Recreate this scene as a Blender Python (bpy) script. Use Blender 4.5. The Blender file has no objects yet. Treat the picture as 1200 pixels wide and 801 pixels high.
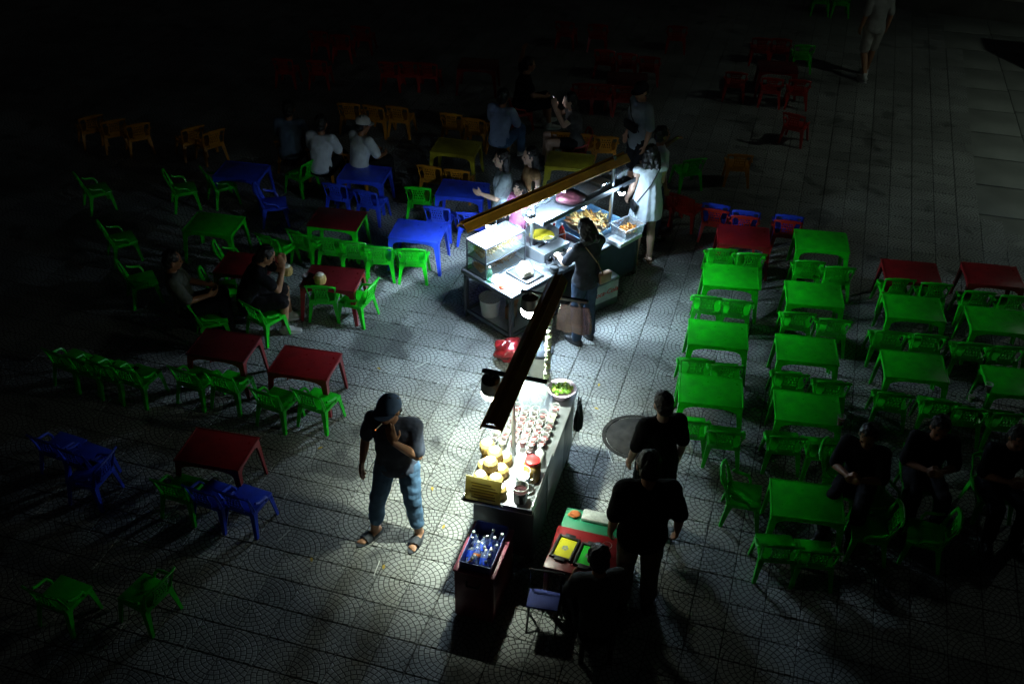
import bpy, bmesh, math, random
from mathutils import Vector, Matrix, Euler
random.seed(7)
R = math.radians
sc = bpy.context.scene
COL = sc.collection

# ------------------------------------------------------------------ camera, world, exposure
cam = bpy.data.cameras.new('camera'); cam.sensor_width = 36.0; cam.lens = 38.0
cam.clip_start = 0.1; cam.clip_end = 500.0
camo = bpy.data.objects.new('camera', cam); COL.objects.link(camo)
camo.matrix_world = Matrix.Translation((0, 0, 7.2645)) @ Matrix.Rotation(R(90 - 36.09), 4, 'X') @ Matrix.Rotation(R(1.03), 4, 'Z')
sc.camera = camo
world = bpy.data.worlds.new('World'); sc.world = world; world.use_nodes = True
nt = world.node_tree; bg = nt.nodes['Background']
sky = nt.nodes.new('ShaderNodeTexSky'); sky.sky_type = 'NISHITA'; sky.sun_disc = False
sky.sun_elevation = R(-1); sky.sun_rotation = R(200)
nt.links.new(sky.outputs[0], bg.inputs[0]); bg.inputs[1].default_value = 0.012
sc.view_settings.view_transform = 'Standard'; sc.view_settings.look = 'None'
sc.view_settings.exposure = 0.0; sc.view_settings.gamma = 1.0
try: sc.view_settings.use_curve_mapping = False
except Exception: pass
sc.render.engine = 'CYCLES'
sc.cycles.use_denoising = True; sc.cycles.max_bounces = 6; sc.cycles.transparent_max_bounces = 16
sc.cycles.sample_clamp_indirect = 4.0; sc.cycles.caustics_reflective = False; sc.cycles.caustics_refractive = False

LAMP_COOL, LAMP_NEUT, LAMP_TUBE, LAMP_STREET, LAMP_END, LAMP_CASE = 600.0, 5600.0, 1750.0, 420.0, 150.0, 1550.0

# ------------------------------------------------------------------ materials
MATS = {}
def mat(name, col, rough=.5, metal=0., var=0., vscale=8., bump=0., bscale=60., emis=0., spec=.5, sheen=0., rvar=0., col2=None):
    if name in MATS: return MATS[name]
    m = bpy.data.materials.new(name); m.use_nodes = True; t = m.node_tree; b = t.nodes['Principled BSDF']
    b.inputs['Roughness'].default_value = rough; b.inputs['Metallic'].default_value = metal
    b.inputs['Specular IOR Level'].default_value = spec
    if sheen: b.inputs['Sheen Weight'].default_value = sheen
    co = t.nodes.new('ShaderNodeTexCoord'); c4 = (*col, 1)
    n = t.nodes.new('ShaderNodeTexNoise'); n.inputs['Scale'].default_value = vscale; n.inputs['Detail'].default_value = 5
    t.links.new(co.outputs['Object'], n.inputs['Vector'])
    mx = t.nodes.new('ShaderNodeMix'); mx.data_type = 'RGBA'
    k = max(0, 1 - var)
    mx.inputs[6].default_value = (*[c * k for c in col], 1) if col2 is None else (*col2, 1)
    mx.inputs[7].default_value = (*[min(1, c * (1 + var * .6)) for c in col], 1) if col2 is None else c4
    rp = t.nodes.new('ShaderNodeMapRange'); rp.inputs[1].default_value = .3; rp.inputs[2].default_value = .7
    t.links.new(n.outputs[0], rp.inputs[0]); t.links.new(rp.outputs[0], mx.inputs[0]); t.links.new(mx.outputs[2], b.inputs['Base Color'])
    if rvar:
        rr = t.nodes.new('ShaderNodeMapRange'); rr.inputs[3].default_value = max(.05, rough - rvar); rr.inputs[4].default_value = rough + rvar
        n3 = t.nodes.new('ShaderNodeTexNoise'); n3.inputs['Scale'].default_value = vscale * 2.3; n3.inputs['Detail'].default_value = 6
        t.links.new(co.outputs['Object'], n3.inputs['Vector']); t.links.new(n3.outputs[0], rr.inputs[0]); t.links.new(rr.outputs[0], b.inputs['Roughness'])
    if bump:
        n2 = t.nodes.new('ShaderNodeTexNoise'); n2.inputs['Scale'].default_value = bscale; n2.inputs['Detail'].default_value = 3
        t.links.new(co.outputs['Object'], n2.inputs['Vector'])
        bp = t.nodes.new('ShaderNodeBump'); bp.inputs['Strength'].default_value = bump; bp.inputs['Distance'].default_value = .01
        t.links.new(n2.outputs[0], bp.inputs['Height']); t.links.new(bp.outputs[0], b.inputs['Normal'])
    if emis:
        b.inputs['Emission Color'].default_value = c4; b.inputs['Emission Strength'].default_value = emis
    MATS[name] = m
    return m
def clear(name, tint=(.9, .95, .95), body=.12, gloss=.12, rough=.05):
    """thin clear plastic or glass: mostly transparent, a little milky and glossy"""
    if name in MATS: return MATS[name]
    m = bpy.data.materials.new(name); m.use_nodes = True; t = m.node_tree; out = t.nodes['Material Output']
    t.nodes.remove(t.nodes['Principled BSDF'])
    tr = t.nodes.new('ShaderNodeBsdfTransparent'); tr.inputs[0].default_value = (*tint, 1)
    df = t.nodes.new('ShaderNodeBsdfDiffuse'); df.inputs[0].default_value = (*[c * .8 for c in tint], 1)
    gl = t.nodes.new('ShaderNodeBsdfGlossy'); gl.inputs['Roughness'].default_value = rough
    a = t.nodes.new('ShaderNodeMixShader'); a.inputs[0].default_value = body
    t.links.new(tr.outputs[0], a.inputs[1]); t.links.new(df.outputs[0], a.inputs[2])
    b = t.nodes.new('ShaderNodeMixShader'); b.inputs[0].default_value = gloss
    t.links.new(a.outputs[0], b.inputs[1]); t.links.new(gl.outputs[0], b.inputs[2]); t.links.new(b.outputs[0], out.inputs[0])
    MATS[name] = m
    return m
def glow(name, col, st):
    """frosted lamp dome: lets the lamp board shine through and glows itself"""
    m = bpy.data.materials.new(name); m.use_nodes = True; t = m.node_tree; out = t.nodes['Material Output']; t.nodes.remove(t.nodes['Principled BSDF'])
    tr = t.nodes.new('ShaderNodeBsdfTransparent'); em = t.nodes.new('ShaderNodeEmission'); em.inputs[0].default_value = (*col, 1); em.inputs[1].default_value = st
    a = t.nodes.new('ShaderNodeAddShader'); t.links.new(tr.outputs[0], a.inputs[0]); t.links.new(em.outputs[0], a.inputs[1]); t.links.new(a.outputs[0], out.inputs[0]); return m
def plastic(name, col):
    g = sum(col) / 3
    return mat(name, col, .34, vscale=9, bump=.07, bscale=25, rvar=.2, spec=.5, col2=tuple(c * .66 + g * .02 + .001 for c in col))
PL = {'redchair': plastic('brightened red chair plastic', (.52, .025, .016)), 'green': plastic('green plastic', (.008, .66, .010)), 'red': plastic('red plastic', (.27, .010, .013)),  # chair red raised above table red, standing in for light on the back rows
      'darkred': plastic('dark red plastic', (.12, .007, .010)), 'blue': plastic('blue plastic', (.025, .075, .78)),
      'amber': plastic('amber plastic', (.56, .22, .012)), 'yellow': plastic('yellow plastic', (.42, .36, .02))}
STEEL = mat('brushed steel', (.55, .57, .6), .34, .9, var=.15, vscale=12, rvar=.12)
DARKSTEEL = mat('dark painted steel', (.055, .06, .07), .45, .4, var=.3, vscale=9)
BLACK = mat('black plastic', (.012, .012, .014), .42, var=.3)
WHITE = mat('white plastic', (.72, .73, .74), .4, var=.08)
GLASS = clear('case glass', (.93, .97, .96), .05, .10)
FILM = clear('clear film', (.88, .92, .95), .30, .22, .18)
CUPM = clear('cup plastic', (.93, .96, .95), .09, .12, .10)

# ------------------------------------------------------------------ object helpers
def link(name, me, m=None, parent=None, loc=None, rot=None):
    o = bpy.data.objects.new(name, me); COL.objects.link(o)
    if m is not None and me is not None:
        if len(me.materials) == 0: me.materials.append(None)
        o.material_slots[0].link = 'OBJECT'; o.material_slots[0].material = m
    if parent is not None: o.parent = parent
    if loc is not None: o.location = loc
    if rot is not None: o.rotation_euler = rot
    return o
def tag(o, label, cat, group=None, kind=None):
    o['label'] = label; o['category'] = cat
    if group: o['group'] = group
    if kind: o['kind'] = kind
    return o
def thing(name, label, cat, loc=(0, 0, 0), rz=0., group=None):
    o = bpy.data.objects.new(name, None); COL.objects.link(o); o.empty_display_size = .1
    o.location = loc; o.rotation_euler = (0, 0, R(rz))
    return tag(o, label, cat, group)
def mesh(name, bm, smooth=True, ang=40):
    bmesh.ops.recalc_face_normals(bm, faces=bm.faces)
    me = bpy.data.meshes.new(name); bm.to_mesh(me); bm.free()
    if smooth:
        for p in me.polygons: p.use_smooth = True
        try: me.set_sharp_from_angle(angle=R(ang))
        except Exception: pass
    return me
def bx(bm, c, s, rot=None, bev=0., taper=None):
    """box centred on c of size s; taper=(tx,ty) scales the bottom"""
    r = bmesh.ops.create_cube(bm, size=1.0); vs = r['verts']
    for v in vs:
        k = (taper if (taper and v.co.z < 0) else (1, 1))
        v.co = Vector((v.co.x * s[0] * k[0], v.co.y * s[1] * k[1], v.co.z * s[2]))
    if bev:
        es = list({e for v in vs for e in v.link_edges})
        g = bmesh.ops.bevel(bm, geom=es, offset=bev, segments=2, affect='EDGES', profile=.5)
        vs = list({v for f in g['faces'] for v in f.verts} | {v for v in vs if v.is_valid})
    M = Matrix.Translation(c) @ (Euler([R(a) for a in rot]).to_matrix().to_4x4() if rot else Matrix())
    bmesh.ops.transform(bm, matrix=M, verts=vs)
    return vs
def ring(bm, c, u, v, ru, rv, n=14):
    return [bm.verts.new(c + u * (ru * math.cos(2 * math.pi * i / n)) + v * (rv * math.sin(2 * math.pi * i / n))) for i in range(n)]
def skinrings(bm, rs, cap0=True, cap1=True):
    for a, b in zip(rs, rs[1:]):
        n = len(a)
        for i in range(n): bm.faces.new((a[i], a[(i + 1) % n], b[(i + 1) % n], b[i]))
    if cap0: bm.faces.new(rs[0][::-1])
    if cap1: bm.faces.new(rs[-1])
def lathe(bm, prof, n=20, c=(0, 0, 0), cap0=True, cap1=True):
    c = Vector(c)
    rs = [ring(bm, c + Vector((0, 0, z)), Vector((1, 0, 0)), Vector((0, 1, 0)), r, r, n) for r, z in prof]
    skinrings(bm, rs, cap0, cap1)
def frame_of(d):
    d = d.normalized(); a = Vector((0, 0, 1)) if abs(d.z) < .9 else Vector((1, 0, 0))
    u = d.cross(a).normalized(); return u, d.cross(u).normalized()
def tube(bm, pts, r, n=8, cap=True):
    pts = [Vector(p) for p in pts]; rs = []
    rr = r if isinstance(r, (list, tuple)) else [r] * len(pts)
    u = None
    for i, p in enumerate(pts):
        d = (pts[min(i + 1, len(pts) - 1)] - pts[max(i - 1, 0)]).normalized()
        if u is None: u, v = frame_of(d)
        else:
            u = (u - d * u.dot(d)).normalized(); v = d.cross(u)
        rs.append(ring(bm, p, u, v, rr[i], rr[i], n))
    skinrings(bm, rs, cap, cap)
def capsule(bm, p0, r0, p1, r1, n=14, flat=1., side=None):
    p0 = Vector(p0); p1 = Vector(p1); d = p1 - p0
    if d.length < 1e-5: d = Vector((0, 0, 1e-4))
    L = d.length; d.normalize()
    if side is None: u, v = frame_of(d)
    else:
        u = Vector(side); u = (u - d * u.dot(d)).normalized(); v = d.cross(u)
    rs = []
    for a in (80, 55, 30): rs.append((p0 - d * (r0 * math.sin(R(a))), r0 * math.cos(R(a))))
    for k in range(5): rs.append((p0 + d * (L * k / 4), r0 + (r1 - r0) * k / 4))
    for a in (30, 55, 80): rs.append((p1 + d * (r1 * math.sin(R(a))), r1 * math.cos(R(a))))
    skinrings(bm, [ring(bm, c, u, v, r, r * flat, n) for c, r in rs])
def ell(bm, c, rad, M=None, n=16, m=10):
    r = bmesh.ops.create_uvsphere(bm, u_segments=n, v_segments=m, radius=1.0)
    T = Matrix.Translation(c) @ ((M.to_4x4() if M is not None else Matrix())) @ Matrix.Diagonal((*rad, 1))
    bmesh.ops.transform(bm, matrix=T, verts=r['verts'])
def newbm(): return bmesh.new()
def part(name, m, parent, fn, smooth=True, ang=40, **k):
    bm = newbm(); fn(bm); return link(name, mesh(name, bm, smooth, ang), m, parent, **k)
def copy_tree(o, parent=None):
    c = o.copy(); COL.objects.link(c); c.parent = parent
    for ch in o.children: copy_tree(ch, c)
    return c

# ------------------------------------------------------------------ ground
TH = R(-16.16); TC, TS = math.cos(TH), math.sin(TH); TILE = .3; OX, OY = -10.664, -19.644
def lat(i, j): return (TILE * ((i + OX) * TC + (j + OY) * TS), TILE * ((i + OX) * TS - (j + OY) * TC))
def ground_mat():
    m = bpy.data.materials.new('fan patterned concrete paving'); m.use_nodes = True; t = m.node_tree; b = t.nodes['Principled BSDF']
    N = t.nodes.new; Lk = t.links.new
    def mt(op, a, c=None, clamp=False):
        n = N('ShaderNodeMath'); n.operation = op; n.use_clamp = clamp
        for k, x in enumerate((a, c)):
            if x is None: continue
            if isinstance(x, (int, float)): n.inputs[k].default_value = x
            else: Lk(x, n.inputs[k])
        return n.outputs[0]
    uv = N('ShaderNodeUVMap'); sp = N('ShaderNodeSeparateXYZ'); geo = N('ShaderNodeNewGeometry')
    # a small wobble so the setts are not drawn with a compass
    nz = N('ShaderNodeTexNoise'); nz.inputs['Scale'].default_value = 26; nz.inputs['Detail'].default_value = 2
    Lk(geo.outputs['Position'], nz.inputs['Vector'])
    vs = N('ShaderNodeVectorMath'); vs.operation = 'SUBTRACT'; vs.inputs[1].default_value = (.5, .5, .5); Lk(nz.outputs['Color'], vs.inputs[0])
    vm = N('ShaderNodeVectorMath'); vm.operation = 'SCALE'; vm.inputs['Scale'].default_value = .022; Lk(vs.outputs[0], vm.inputs[0])
    va = N('ShaderNodeVectorMath'); va.operation = 'ADD'; Lk(uv.outputs[0], va.inputs[0]); Lk(vm.outputs[0], va.inputs[1])
    Lk(va.outputs[0], sp.inputs[0]); x, y = sp.outputs[0], sp.outputs[1]
    r = mt('SQRT', mt('ADD', mt('MULTIPLY', x, x), mt('MULTIPLY', y, y)))
    rn = mt('MULTIPLY', r, 6.6); k = mt('FLOOR', rn); fr = mt('FRACT', rn)
    a = mt('DIVIDE', mt('ARCTAN2', y, x), math.pi / 2)
    nk = mt('FLOOR', mt('ADD', mt('MULTIPLY', mt('ADD', k, .5), 1.35), 1.0))
    fa = mt('FRACT', mt('ADD', mt('MULTIPLY', a, nk), mt('MULTIPLY', k, .37)))
    e1 = mt('SUBTRACT', .5, mt('ABSOLUTE', mt('SUBTRACT', fr, .5)))
    e2 = mt('MULTIPLY', mt('DIVIDE', mt('SUBTRACT', .5, mt('ABSOLUTE', mt('SUBTRACT', fa, .5))), nk), mt('MULTIPLY', rn, math.pi / 2))
    e = mt('MINIMUM', e1, e2)
    gr = N('ShaderNodeMapRange'); gr.interpolation_type = 'SMOOTHSTEP'; gr.inputs[1].default_value = .03; gr.inputs[2].default_value = .14; Lk(e, gr.inputs[0])
    # colour of setts: per-tile and per-patch variation, dirt in joints, stains
    big = N('ShaderNodeTexNoise'); big.inputs['Scale'].default_value = .55; big.inputs['Detail'].default_value = 7; big.inputs['Roughness'].default_value = .62; Lk(geo.outputs['Position'], big.inputs['Vector'])
    fin = N('ShaderNodeTexNoise'); fin.inputs['Scale'].default_value = 45; fin.inputs['Detail'].default_value = 6; Lk(geo.outputs['Position'], fin.inputs['Vector'])
    oi = N('ShaderNodeAttribute'); oi.attribute_name = 'tone'
    c1 = N('ShaderNodeValToRGB'); c1.color_ramp.elements[0].color = (.085, .085, .078, 1); c1.color_ramp.elements[1].color = (.42, .43, .40, 1)
    c1.color_ramp.elements[0].position = .30; c1.color_ramp.elements[1].position = .68
    s = mt('ADD', mt('MULTIPLY', big.outputs[0], .8), mt('MULTIPLY', fin.outputs[0], .2)); Lk(s, c1.inputs[0])
    dk = N('ShaderNodeMix'); dk.data_type = 'RGBA'; dk.inputs[6].default_value = (.035, .035, .032, 1); Lk(gr.outputs[0], dk.inputs[0]); Lk(c1.outputs[0], dk.inputs[7])
    hs = N('ShaderNodeHueSaturation'); Lk(dk.outputs[2], hs.inputs['Color']); Lk(mt('ADD', .80, mt('MULTIPLY', oi.outputs['Fac'], .32)), hs.inputs['Value'])
    # spilled drink stains with a shape of their own
    st = N('ShaderNodeTexNoise'); st.inputs['Scale'].default_value = 1.7; st.inputs['Detail'].default_value = 3; st.inputs['Distortion'].default_value = .6
    mp = N('ShaderNodeMapping'); mp.inputs['Location'].default_value = (3.1, 7.7, 0); Lk(geo.outputs['Position'], mp.inputs[0]); Lk(mp.outputs[0], st.inputs['Vector'])
    sr = N('ShaderNodeMapRange'); sr.inputs[1].default_value = .60; sr.inputs[2].default_value = .68; sr.inputs[3].default_value = 1; sr.inputs[4].default_value = .45; Lk(st.outputs[0], sr.inputs[0])
    mu = N('ShaderNodeMix'); mu.data_type = 'RGBA'; mu.blend_type = 'MULTIPLY'; mu.inputs[0].default_value = 1; Lk(hs.outputs[0], mu.inputs[6])
    cb = N('ShaderNodeCombineColor'); [Lk(sr.outputs[0], cb.inputs[q]) for q in range(3)]; Lk(cb.outputs[0], mu.inputs[7]); Lk(mu.outputs[2], b.inputs['Base Color'])
    # one old spill near the coconut table, one beside the drink cart
    for (px, py, rad) in ((-1.5, 9.98, .42), (.62, 8.75, .30)):
        dn = N('ShaderNodeVectorMath'); dn.operation = 'DISTANCE'; dn.inputs[1].default_value = (px, py, 0)
        wn = N('ShaderNodeVectorMath'); wn.operation = 'ADD'; sn = N('ShaderNodeVectorMath'); sn.operation = 'SCALE'; sn.inputs['Scale'].default_value = .5
        tn2 = N('ShaderNodeTexNoise'); tn2.inputs['Scale'].default_value = 3.5; tn2.inputs['Detail'].default_value = 4; Lk(geo.outputs['Position'], tn2.inputs['Vector'])
        sb = N('ShaderNodeVectorMath'); sb.operation = 'SUBTRACT'; sb.inputs[1].default_value = (.5, .5, .5); Lk(tn2.outputs['Color'], sb.inputs[0]); Lk(sb.outputs[0], sn.inputs[0])
        Lk(geo.outputs['Position'], wn.inputs[0]); Lk(sn.outputs[0], wn.inputs[1]); Lk(wn.outputs[0], dn.inputs[0])
        mr = N('ShaderNodeMapRange'); mr.inputs[1].default_value = rad * .75; mr.inputs[2].default_value = rad; mr.inputs[3].default_value = .42; mr.inputs[4].default_value = 1; Lk(dn.outputs['Value'], mr.inputs[0])
        m2 = N('ShaderNodeMix'); m2.data_type = 'RGBA'; m2.blend_type = 'MULTIPLY'; m2.inputs[0].default_value = 1; c2_ = N('ShaderNodeCombineColor'); [Lk(mr.outputs[0], c2_.inputs[q]) for q in range(3)]
        Lk(mu.outputs[2], m2.inputs[6]); Lk(c2_.outputs[0], m2.inputs[7]); Lk(m2.outputs[2], b.inputs['Base Color']); mu = m2
    rg = N('ShaderNodeMapRange'); rg.inputs[3].default_value = .36; rg.inputs[4].default_value = .68; Lk(fin.outputs[0], rg.inputs[0]); Lk(rg.outputs[0], b.inputs['Roughness'])
    h = mt('ADD', gr.outputs[0], mt('MULTIPLY', fin.outputs[0], .35))
    bp = N('ShaderNodeBump'); bp.inputs['Strength'].default_value = .8; bp.inputs['Distance'].default_value = .006; Lk(h, bp.inputs['Height']); Lk(bp.outputs[0], b.inputs['Normal'])
    return m
PAVE = ground_mat()
JOINT = mat('dirty joint sand', (.03, .03, .027), .9, var=.3, vscale=20)
SLAB = mat('smooth concrete slab', (.20, .205, .185), .6, var=.35, vscale=1.3, bump=.15, bscale=40, rvar=.15)
part('ground', JOINT, None, lambda bm: bmesh.ops.create_grid(bm, x_segments=1, y_segments=1, size=150), loc=(0, 0, -.012))
GROUND = bpy.data.objects['ground']; GROUND['kind'] = 'structure'
def tile_bm(bm, M, rot, uvl, tl, tone, w=.1468, ch=.005):
    """one paving tile: chamfered top and sides, uv apex at the corner chosen by rot"""
    q = [(-w, -w), (w, -w), (w, w), (-w, w)]; i = w - ch
    p = [(-i, -i), (i, -i), (i, i), (-i, i)]
    lo = [bm.verts.new(M @ Vector((a, b, -.011))) for a, b in q]
    md = [bm.verts.new(M @ Vector((a, b, -ch))) for a, b in q]
    hi = [bm.verts.new(M @ Vector((a, b, 0))) for a, b in p]
    fs = [bm.faces.new(hi)]
    for k in range(4):
        l = (k + 1) % 4
        fs.append(bm.faces.new((md[k], md[l], hi[l], hi[k]))); fs.append(bm.faces.new((lo[k], lo[l], md[l], md[k])))
    U = {}
    for vs, ps in ((lo, q), (md, q), (hi, p)):
        for v, (a, b) in zip(vs, ps):
            for _ in range(rot): a, b = b, -a
            U[v] = (a / .3 + .5, b / .3 + .5)
    for f in fs:
        for l in f.loops: l[uvl].uv = U[l.vert]; l[tl] = (tone,) * 3 + (1,)
rng = random.Random(3)
TILES = []
for i in range(-44, 64):
    for j in range(-74, 18):
        x, y = lat(i + .5, j + .5)
        if not (4.2 < y < 25.5 and abs(x) < 1.9 + .50 * y): continue
        if x > 7.25 + .24 * (y - 16) and y > 12.5: continue
        if math.hypot(x - 1.28, y - 8.36) < .20: continue
        rx = 0 if i % 2 == 0 else 1; ry = 0 if j % 2 == 0 else 1      # apex at the even vertex
        rot = {(0, 1): 0, (1, 1): 1, (1, 0): 2, (0, 0): 3}[(rx, ry)]
        if rng.random() < (.30 if x < -1.2 and 7 < y < 9.5 else .07): rot = rng.randrange(4)
        d = min(math.hypot(x + .7, y - 7.6), math.hypot(x - 1.5, y - 9.4), math.hypot(x + 1.2, y - 10.2) + .2)
        TILES.append((d, x, y, rot, rng.random()))
TILES.sort()
shared = []
for rot in range(4):
    for tone in (.1, .45, .9):
        bm = newbm(); uvl = bm.loops.layers.uv.new('UVMap'); tl = bm.loops.layers.float_color.new('tone')
        tile_bm(bm, Matrix(), rot, uvl, tl, tone); shared.append(mesh('paving_tile', bm, False))
for d, x, y, rot, tn in TILES[:290]:
    o = link('paving_tile', shared[rot * 3 + int(tn * 2.999)], PAVE, GROUND, (x, y, .012 + rng.uniform(-.0012, .0012)), (R(rng.uniform(-.25, .25)), R(rng.uniform(-.25, .25)), TH))
bm = newbm(); uvl = bm.loops.layers.uv.new('UVMap'); tl = bm.loops.layers.float_color.new('tone')
for d, x, y, rot, tn in TILES[290:]:
    tile_bm(bm, Matrix.Translation((x, y, rng.uniform(-.0012, .0012))) @ Euler((R(rng.uniform(-.25, .25)), R(rng.uniform(-.25, .25)), TH)).to_matrix().to_4x4(), rot, uvl, tl, tn)
o = link('paving_tiles_beyond', mesh('paving_tiles_beyond', bm, False), PAVE, GROUND, (0, 0, .012)); o['kind'] = 'stuff'
# smooth slabs of the walkway by the road side
def slabs():
    k = 0
    for i in range(0, 9):
        for j in range(0, 16):
            x0, y0 = 7.55 + i * .9, 12.6 + j * .9
            a = .24
            x = x0 + (y0 - 16) * a; y = y0 - (i * .9) * .16
            if y < 12.6 or y > 25: continue
            part('walkway_slab', SLAB, GROUND, lambda bm: bx(bm, (0, 0, 0), (.896, .896, .02), bev=.004), loc=(x, y, .001 + rng.uniform(-.001, .001)), rot=(0, 0, R(-14)))
slabs()
# manhole cover
t = thing('manhole_cover', 'round dark iron manhole cover set in the paving beside the drink cart', 'manhole', (1.28, 8.36, 0))
IRON = mat('worn iron', (.022, .020, .018), .88, .0, var=.6, vscale=9, bump=.3, bscale=50, spec=.15)
part('cover', IRON, t, lambda bm: lathe(bm, [(.30, -.01), (.30, .004), (.292, .009), (.0, .009)], 40, cap1=False))
part('frame', IRON, t, lambda bm: lathe(bm, [(.345, -.01), (.345, .006), (.308, .006), (.308, -.01)], 40, cap0=False, cap1=False))


# ------------------------------------------------------------------ plastic chairs and tables
def chair_meshes():
    M = {}
    bm = newbm()                                            # seat with a rolled rim
    bx(bm, (0, .0, .272), (.325, .315, .022), bev=.010)
    for s in (-1, 1): bx(bm, (s * .152, 0, .253), (.012, .27, .03), bev=.004)
    bx(bm, (0, .146, .253), (.27, .012, .03), bev=.004); bx(bm, (0, -.146, .253), (.27, .012, .03), bev=.004)
    M['seat'] = mesh('seat', bm)
    # backrest: curved sheet with perforated splat, two oval openings and an arched top rail
    nu, nz = 40, 22
    def pos(u, z):
        ang = u * 1.0; t = (z - .275) / .27
        wd = .158 + .022 * t
        return Vector((wd * math.sin(ang) / math.sin(1.0), -.125 - .045 * math.cos(ang) - .055 * t - .02 * t * t + (0.028 if abs(u) > .9 else 0) * (1 - t), z))
    def keep(u, z):
        top = .548 - .030 * abs(u) ** 2.4
        if z > top: return False
        if z > top - .035: return True
        if abs(u) < .42 - .06 * (z - .28) / .27:
            if z < .30: return True
            if .33 < z < .50:
                k = (z - .33) / .043; c = (u + .40) / .16 + (.5 if int(k) % 2 else 0)
                if abs(k % 1 - .5) < .32 and abs(c % 1 - .5) < .34 and abs(u) < .33: return False
            return True
        e = (abs((abs(u) - .655) / .245)) ** 2.4 + (abs((z - .412) / .112)) ** 2.4
        if e < 1: return False
        return z > .315 or abs(u) > .52
    bm = newbm(); V = {}
    def vert(a, b):
        if (a, b) not in V: V[(a, b)] = bm.verts.new(pos(-1 + 2 * a / nu, .278 + .272 * b / nz))
        return V[(a, b)]
    for a in range(nu):
        for b in range(nz):
            if keep(-1 + 2 * (a + .5) / nu, .278 + .272 * (b + .5) / nz): bm.faces.new((vert(a, b), vert(a + 1, b), vert(a + 1, b + 1), vert(a, b + 1)))
    bmesh.ops.recalc_face_normals(bm, faces=bm.faces)
    bmesh.ops.solidify(bm, geom=bm.faces[:], thickness=.009)
    # rolled top edge
    tube(bm, [pos(u, .543 - .030 * abs(u) ** 2.4) + Vector((0, -.004, 0)) for u in [-1 + .1 * k for k in range(21)]], .0085, 6)
    M['backrest'] = mesh('backrest', bm, ang=50)
    for s, n in ((-1, 'al'), (1, 'ar')):
        bm = newbm()
        tube(bm, [(s * .178, -.13, .40), (s * .186, -.09, .372), (s * .188, -.03, .362), (s * .185, .02, .352), (s * .170, .045, .31), (s * .158, .05, .268)], [.012, .014, .015, .015, .014, .012], 8)
        M[n] = mesh('armrest', bm)
        for f, y0, y1, nm in ((-1, -.135, -.178, 'lr'), (1, .135, .165, 'lf')):
            bm = newbm(); rs = []
            for z, w in ((.268, .056), (.20, .046), (.10, .037), (.0, .030)):
                k = (.268 - z) / .268; cx = s * (.148 + .026 * k); cy = y0 + (y1 - y0) * k; g = .009
                # angle section: an L seen from above, open to the inside
                L = [(0, 0), (-s * w, 0), (-s * w, -f * g), (-s * g, -f * g), (-s * g, -f * w), (0, -f * w)]
                rs.append([bm.verts.new((cx + s * .012 + a, cy + f * .012 + b, z)) for a, b in L])
            skinrings(bm, rs); M[nm + n[1]] = mesh('leg', bm, ang=30)
    return M
CM = chair_meshes()
def make_chair(x, y, z, h, col, label, group):
    t = thing('plastic_chair', label, 'chair', (x, y, z), h, group); m = PL['redchair' if col == 'red' else col]
    link('seat', CM['seat'], m, t); link('backrest', CM['backrest'], m, t)
    for k in ('al', 'ar'): link('armrest', CM[k], m, t)
    for k in ('lrl', 'lrr', 'lfl', 'lfr'): link('leg', CM[k], m, t)
    return t
def table_meshes():
    M = {}; a, b, H = .325, .245, .47
    bm = newbm(); bx(bm, (0, 0, H - .009), (2 * a, 2 * b, .018), bev=.008)
    for s in (-1, 1):                                          # low raised border
        bx(bm, (s * (a - .012), 0, H + .0005), (.012, 2 * b - .03, .006), bev=.002); bx(bm, (0, s * (b - .012), H + .0005), (2 * a - .052, .012, .006), bev=.002)
    M['top'] = mesh('tabletop', bm)
    def apron(L):
        bm = newbm(); n = 16; g = .006; up = []; lo = []
        for k in range(n + 1):
            u = -1 + 2 * k / n; up.append((u * L, H - .017)); lo.append((u * L, H - .045 - .085 * abs(u) ** 5))
        for sgn in (-1, 1):
            U = [bm.verts.new((p[0], sgn * g, p[1])) for p in up]; D = [bm.verts.new((p[0], sgn * g, p[1])) for p in lo]
            for k in range(n): bm.faces.new((U[k], U[k + 1], D[k + 1], D[k]))
            if sgn == -1: D0 = D
            else:
                for k in range(n): bm.faces.new((D0[k], D0[k + 1], D[k + 1], D[k]))
        return mesh('apron', bm)
    M['ax'] = apron(a - .03); M['ay'] = apron(b - .03)
    for s in (-1, 1):
        for f in (-1, 1):
            bm = newbm(); rs = []
            for z, w in ((H - .016, .075), (.36, .058), (.20, .046), (.0, .034)):
                k = (H - z) / H; cx = s * (a - .012 + .03 * k); cy = f * (b - .012 + .03 * k); g = .010
                L = [(0, 0), (-s * w, 0), (-s * w, -f * g), (-s * g, -f * g), (-s * g, -f * w), (0, -f * w)]
                rs.append([bm.verts.new((cx + p, cy + q, z)) for p, q in L])
            skinrings(bm, rs); M[(s, f)] = mesh('leg', bm, ang=30)
    return M
TM = table_meshes()
def make_table(x, y, h, top, leg, label, group):
    t = thing('plastic_table', label, 'table', (x, y, 0), h, group)
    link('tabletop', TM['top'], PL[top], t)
    for s in (-1, 1):
        link('apron', TM['ax'], PL[leg], t, (0, s * .232, 0)); link('apron', TM['ay'], PL[leg], t, (s * .312, 0, 0), (0, 0, R(90)))
        for f in (-1, 1): link('leg', TM[(s, f)], PL[leg], t)
    return t

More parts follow.
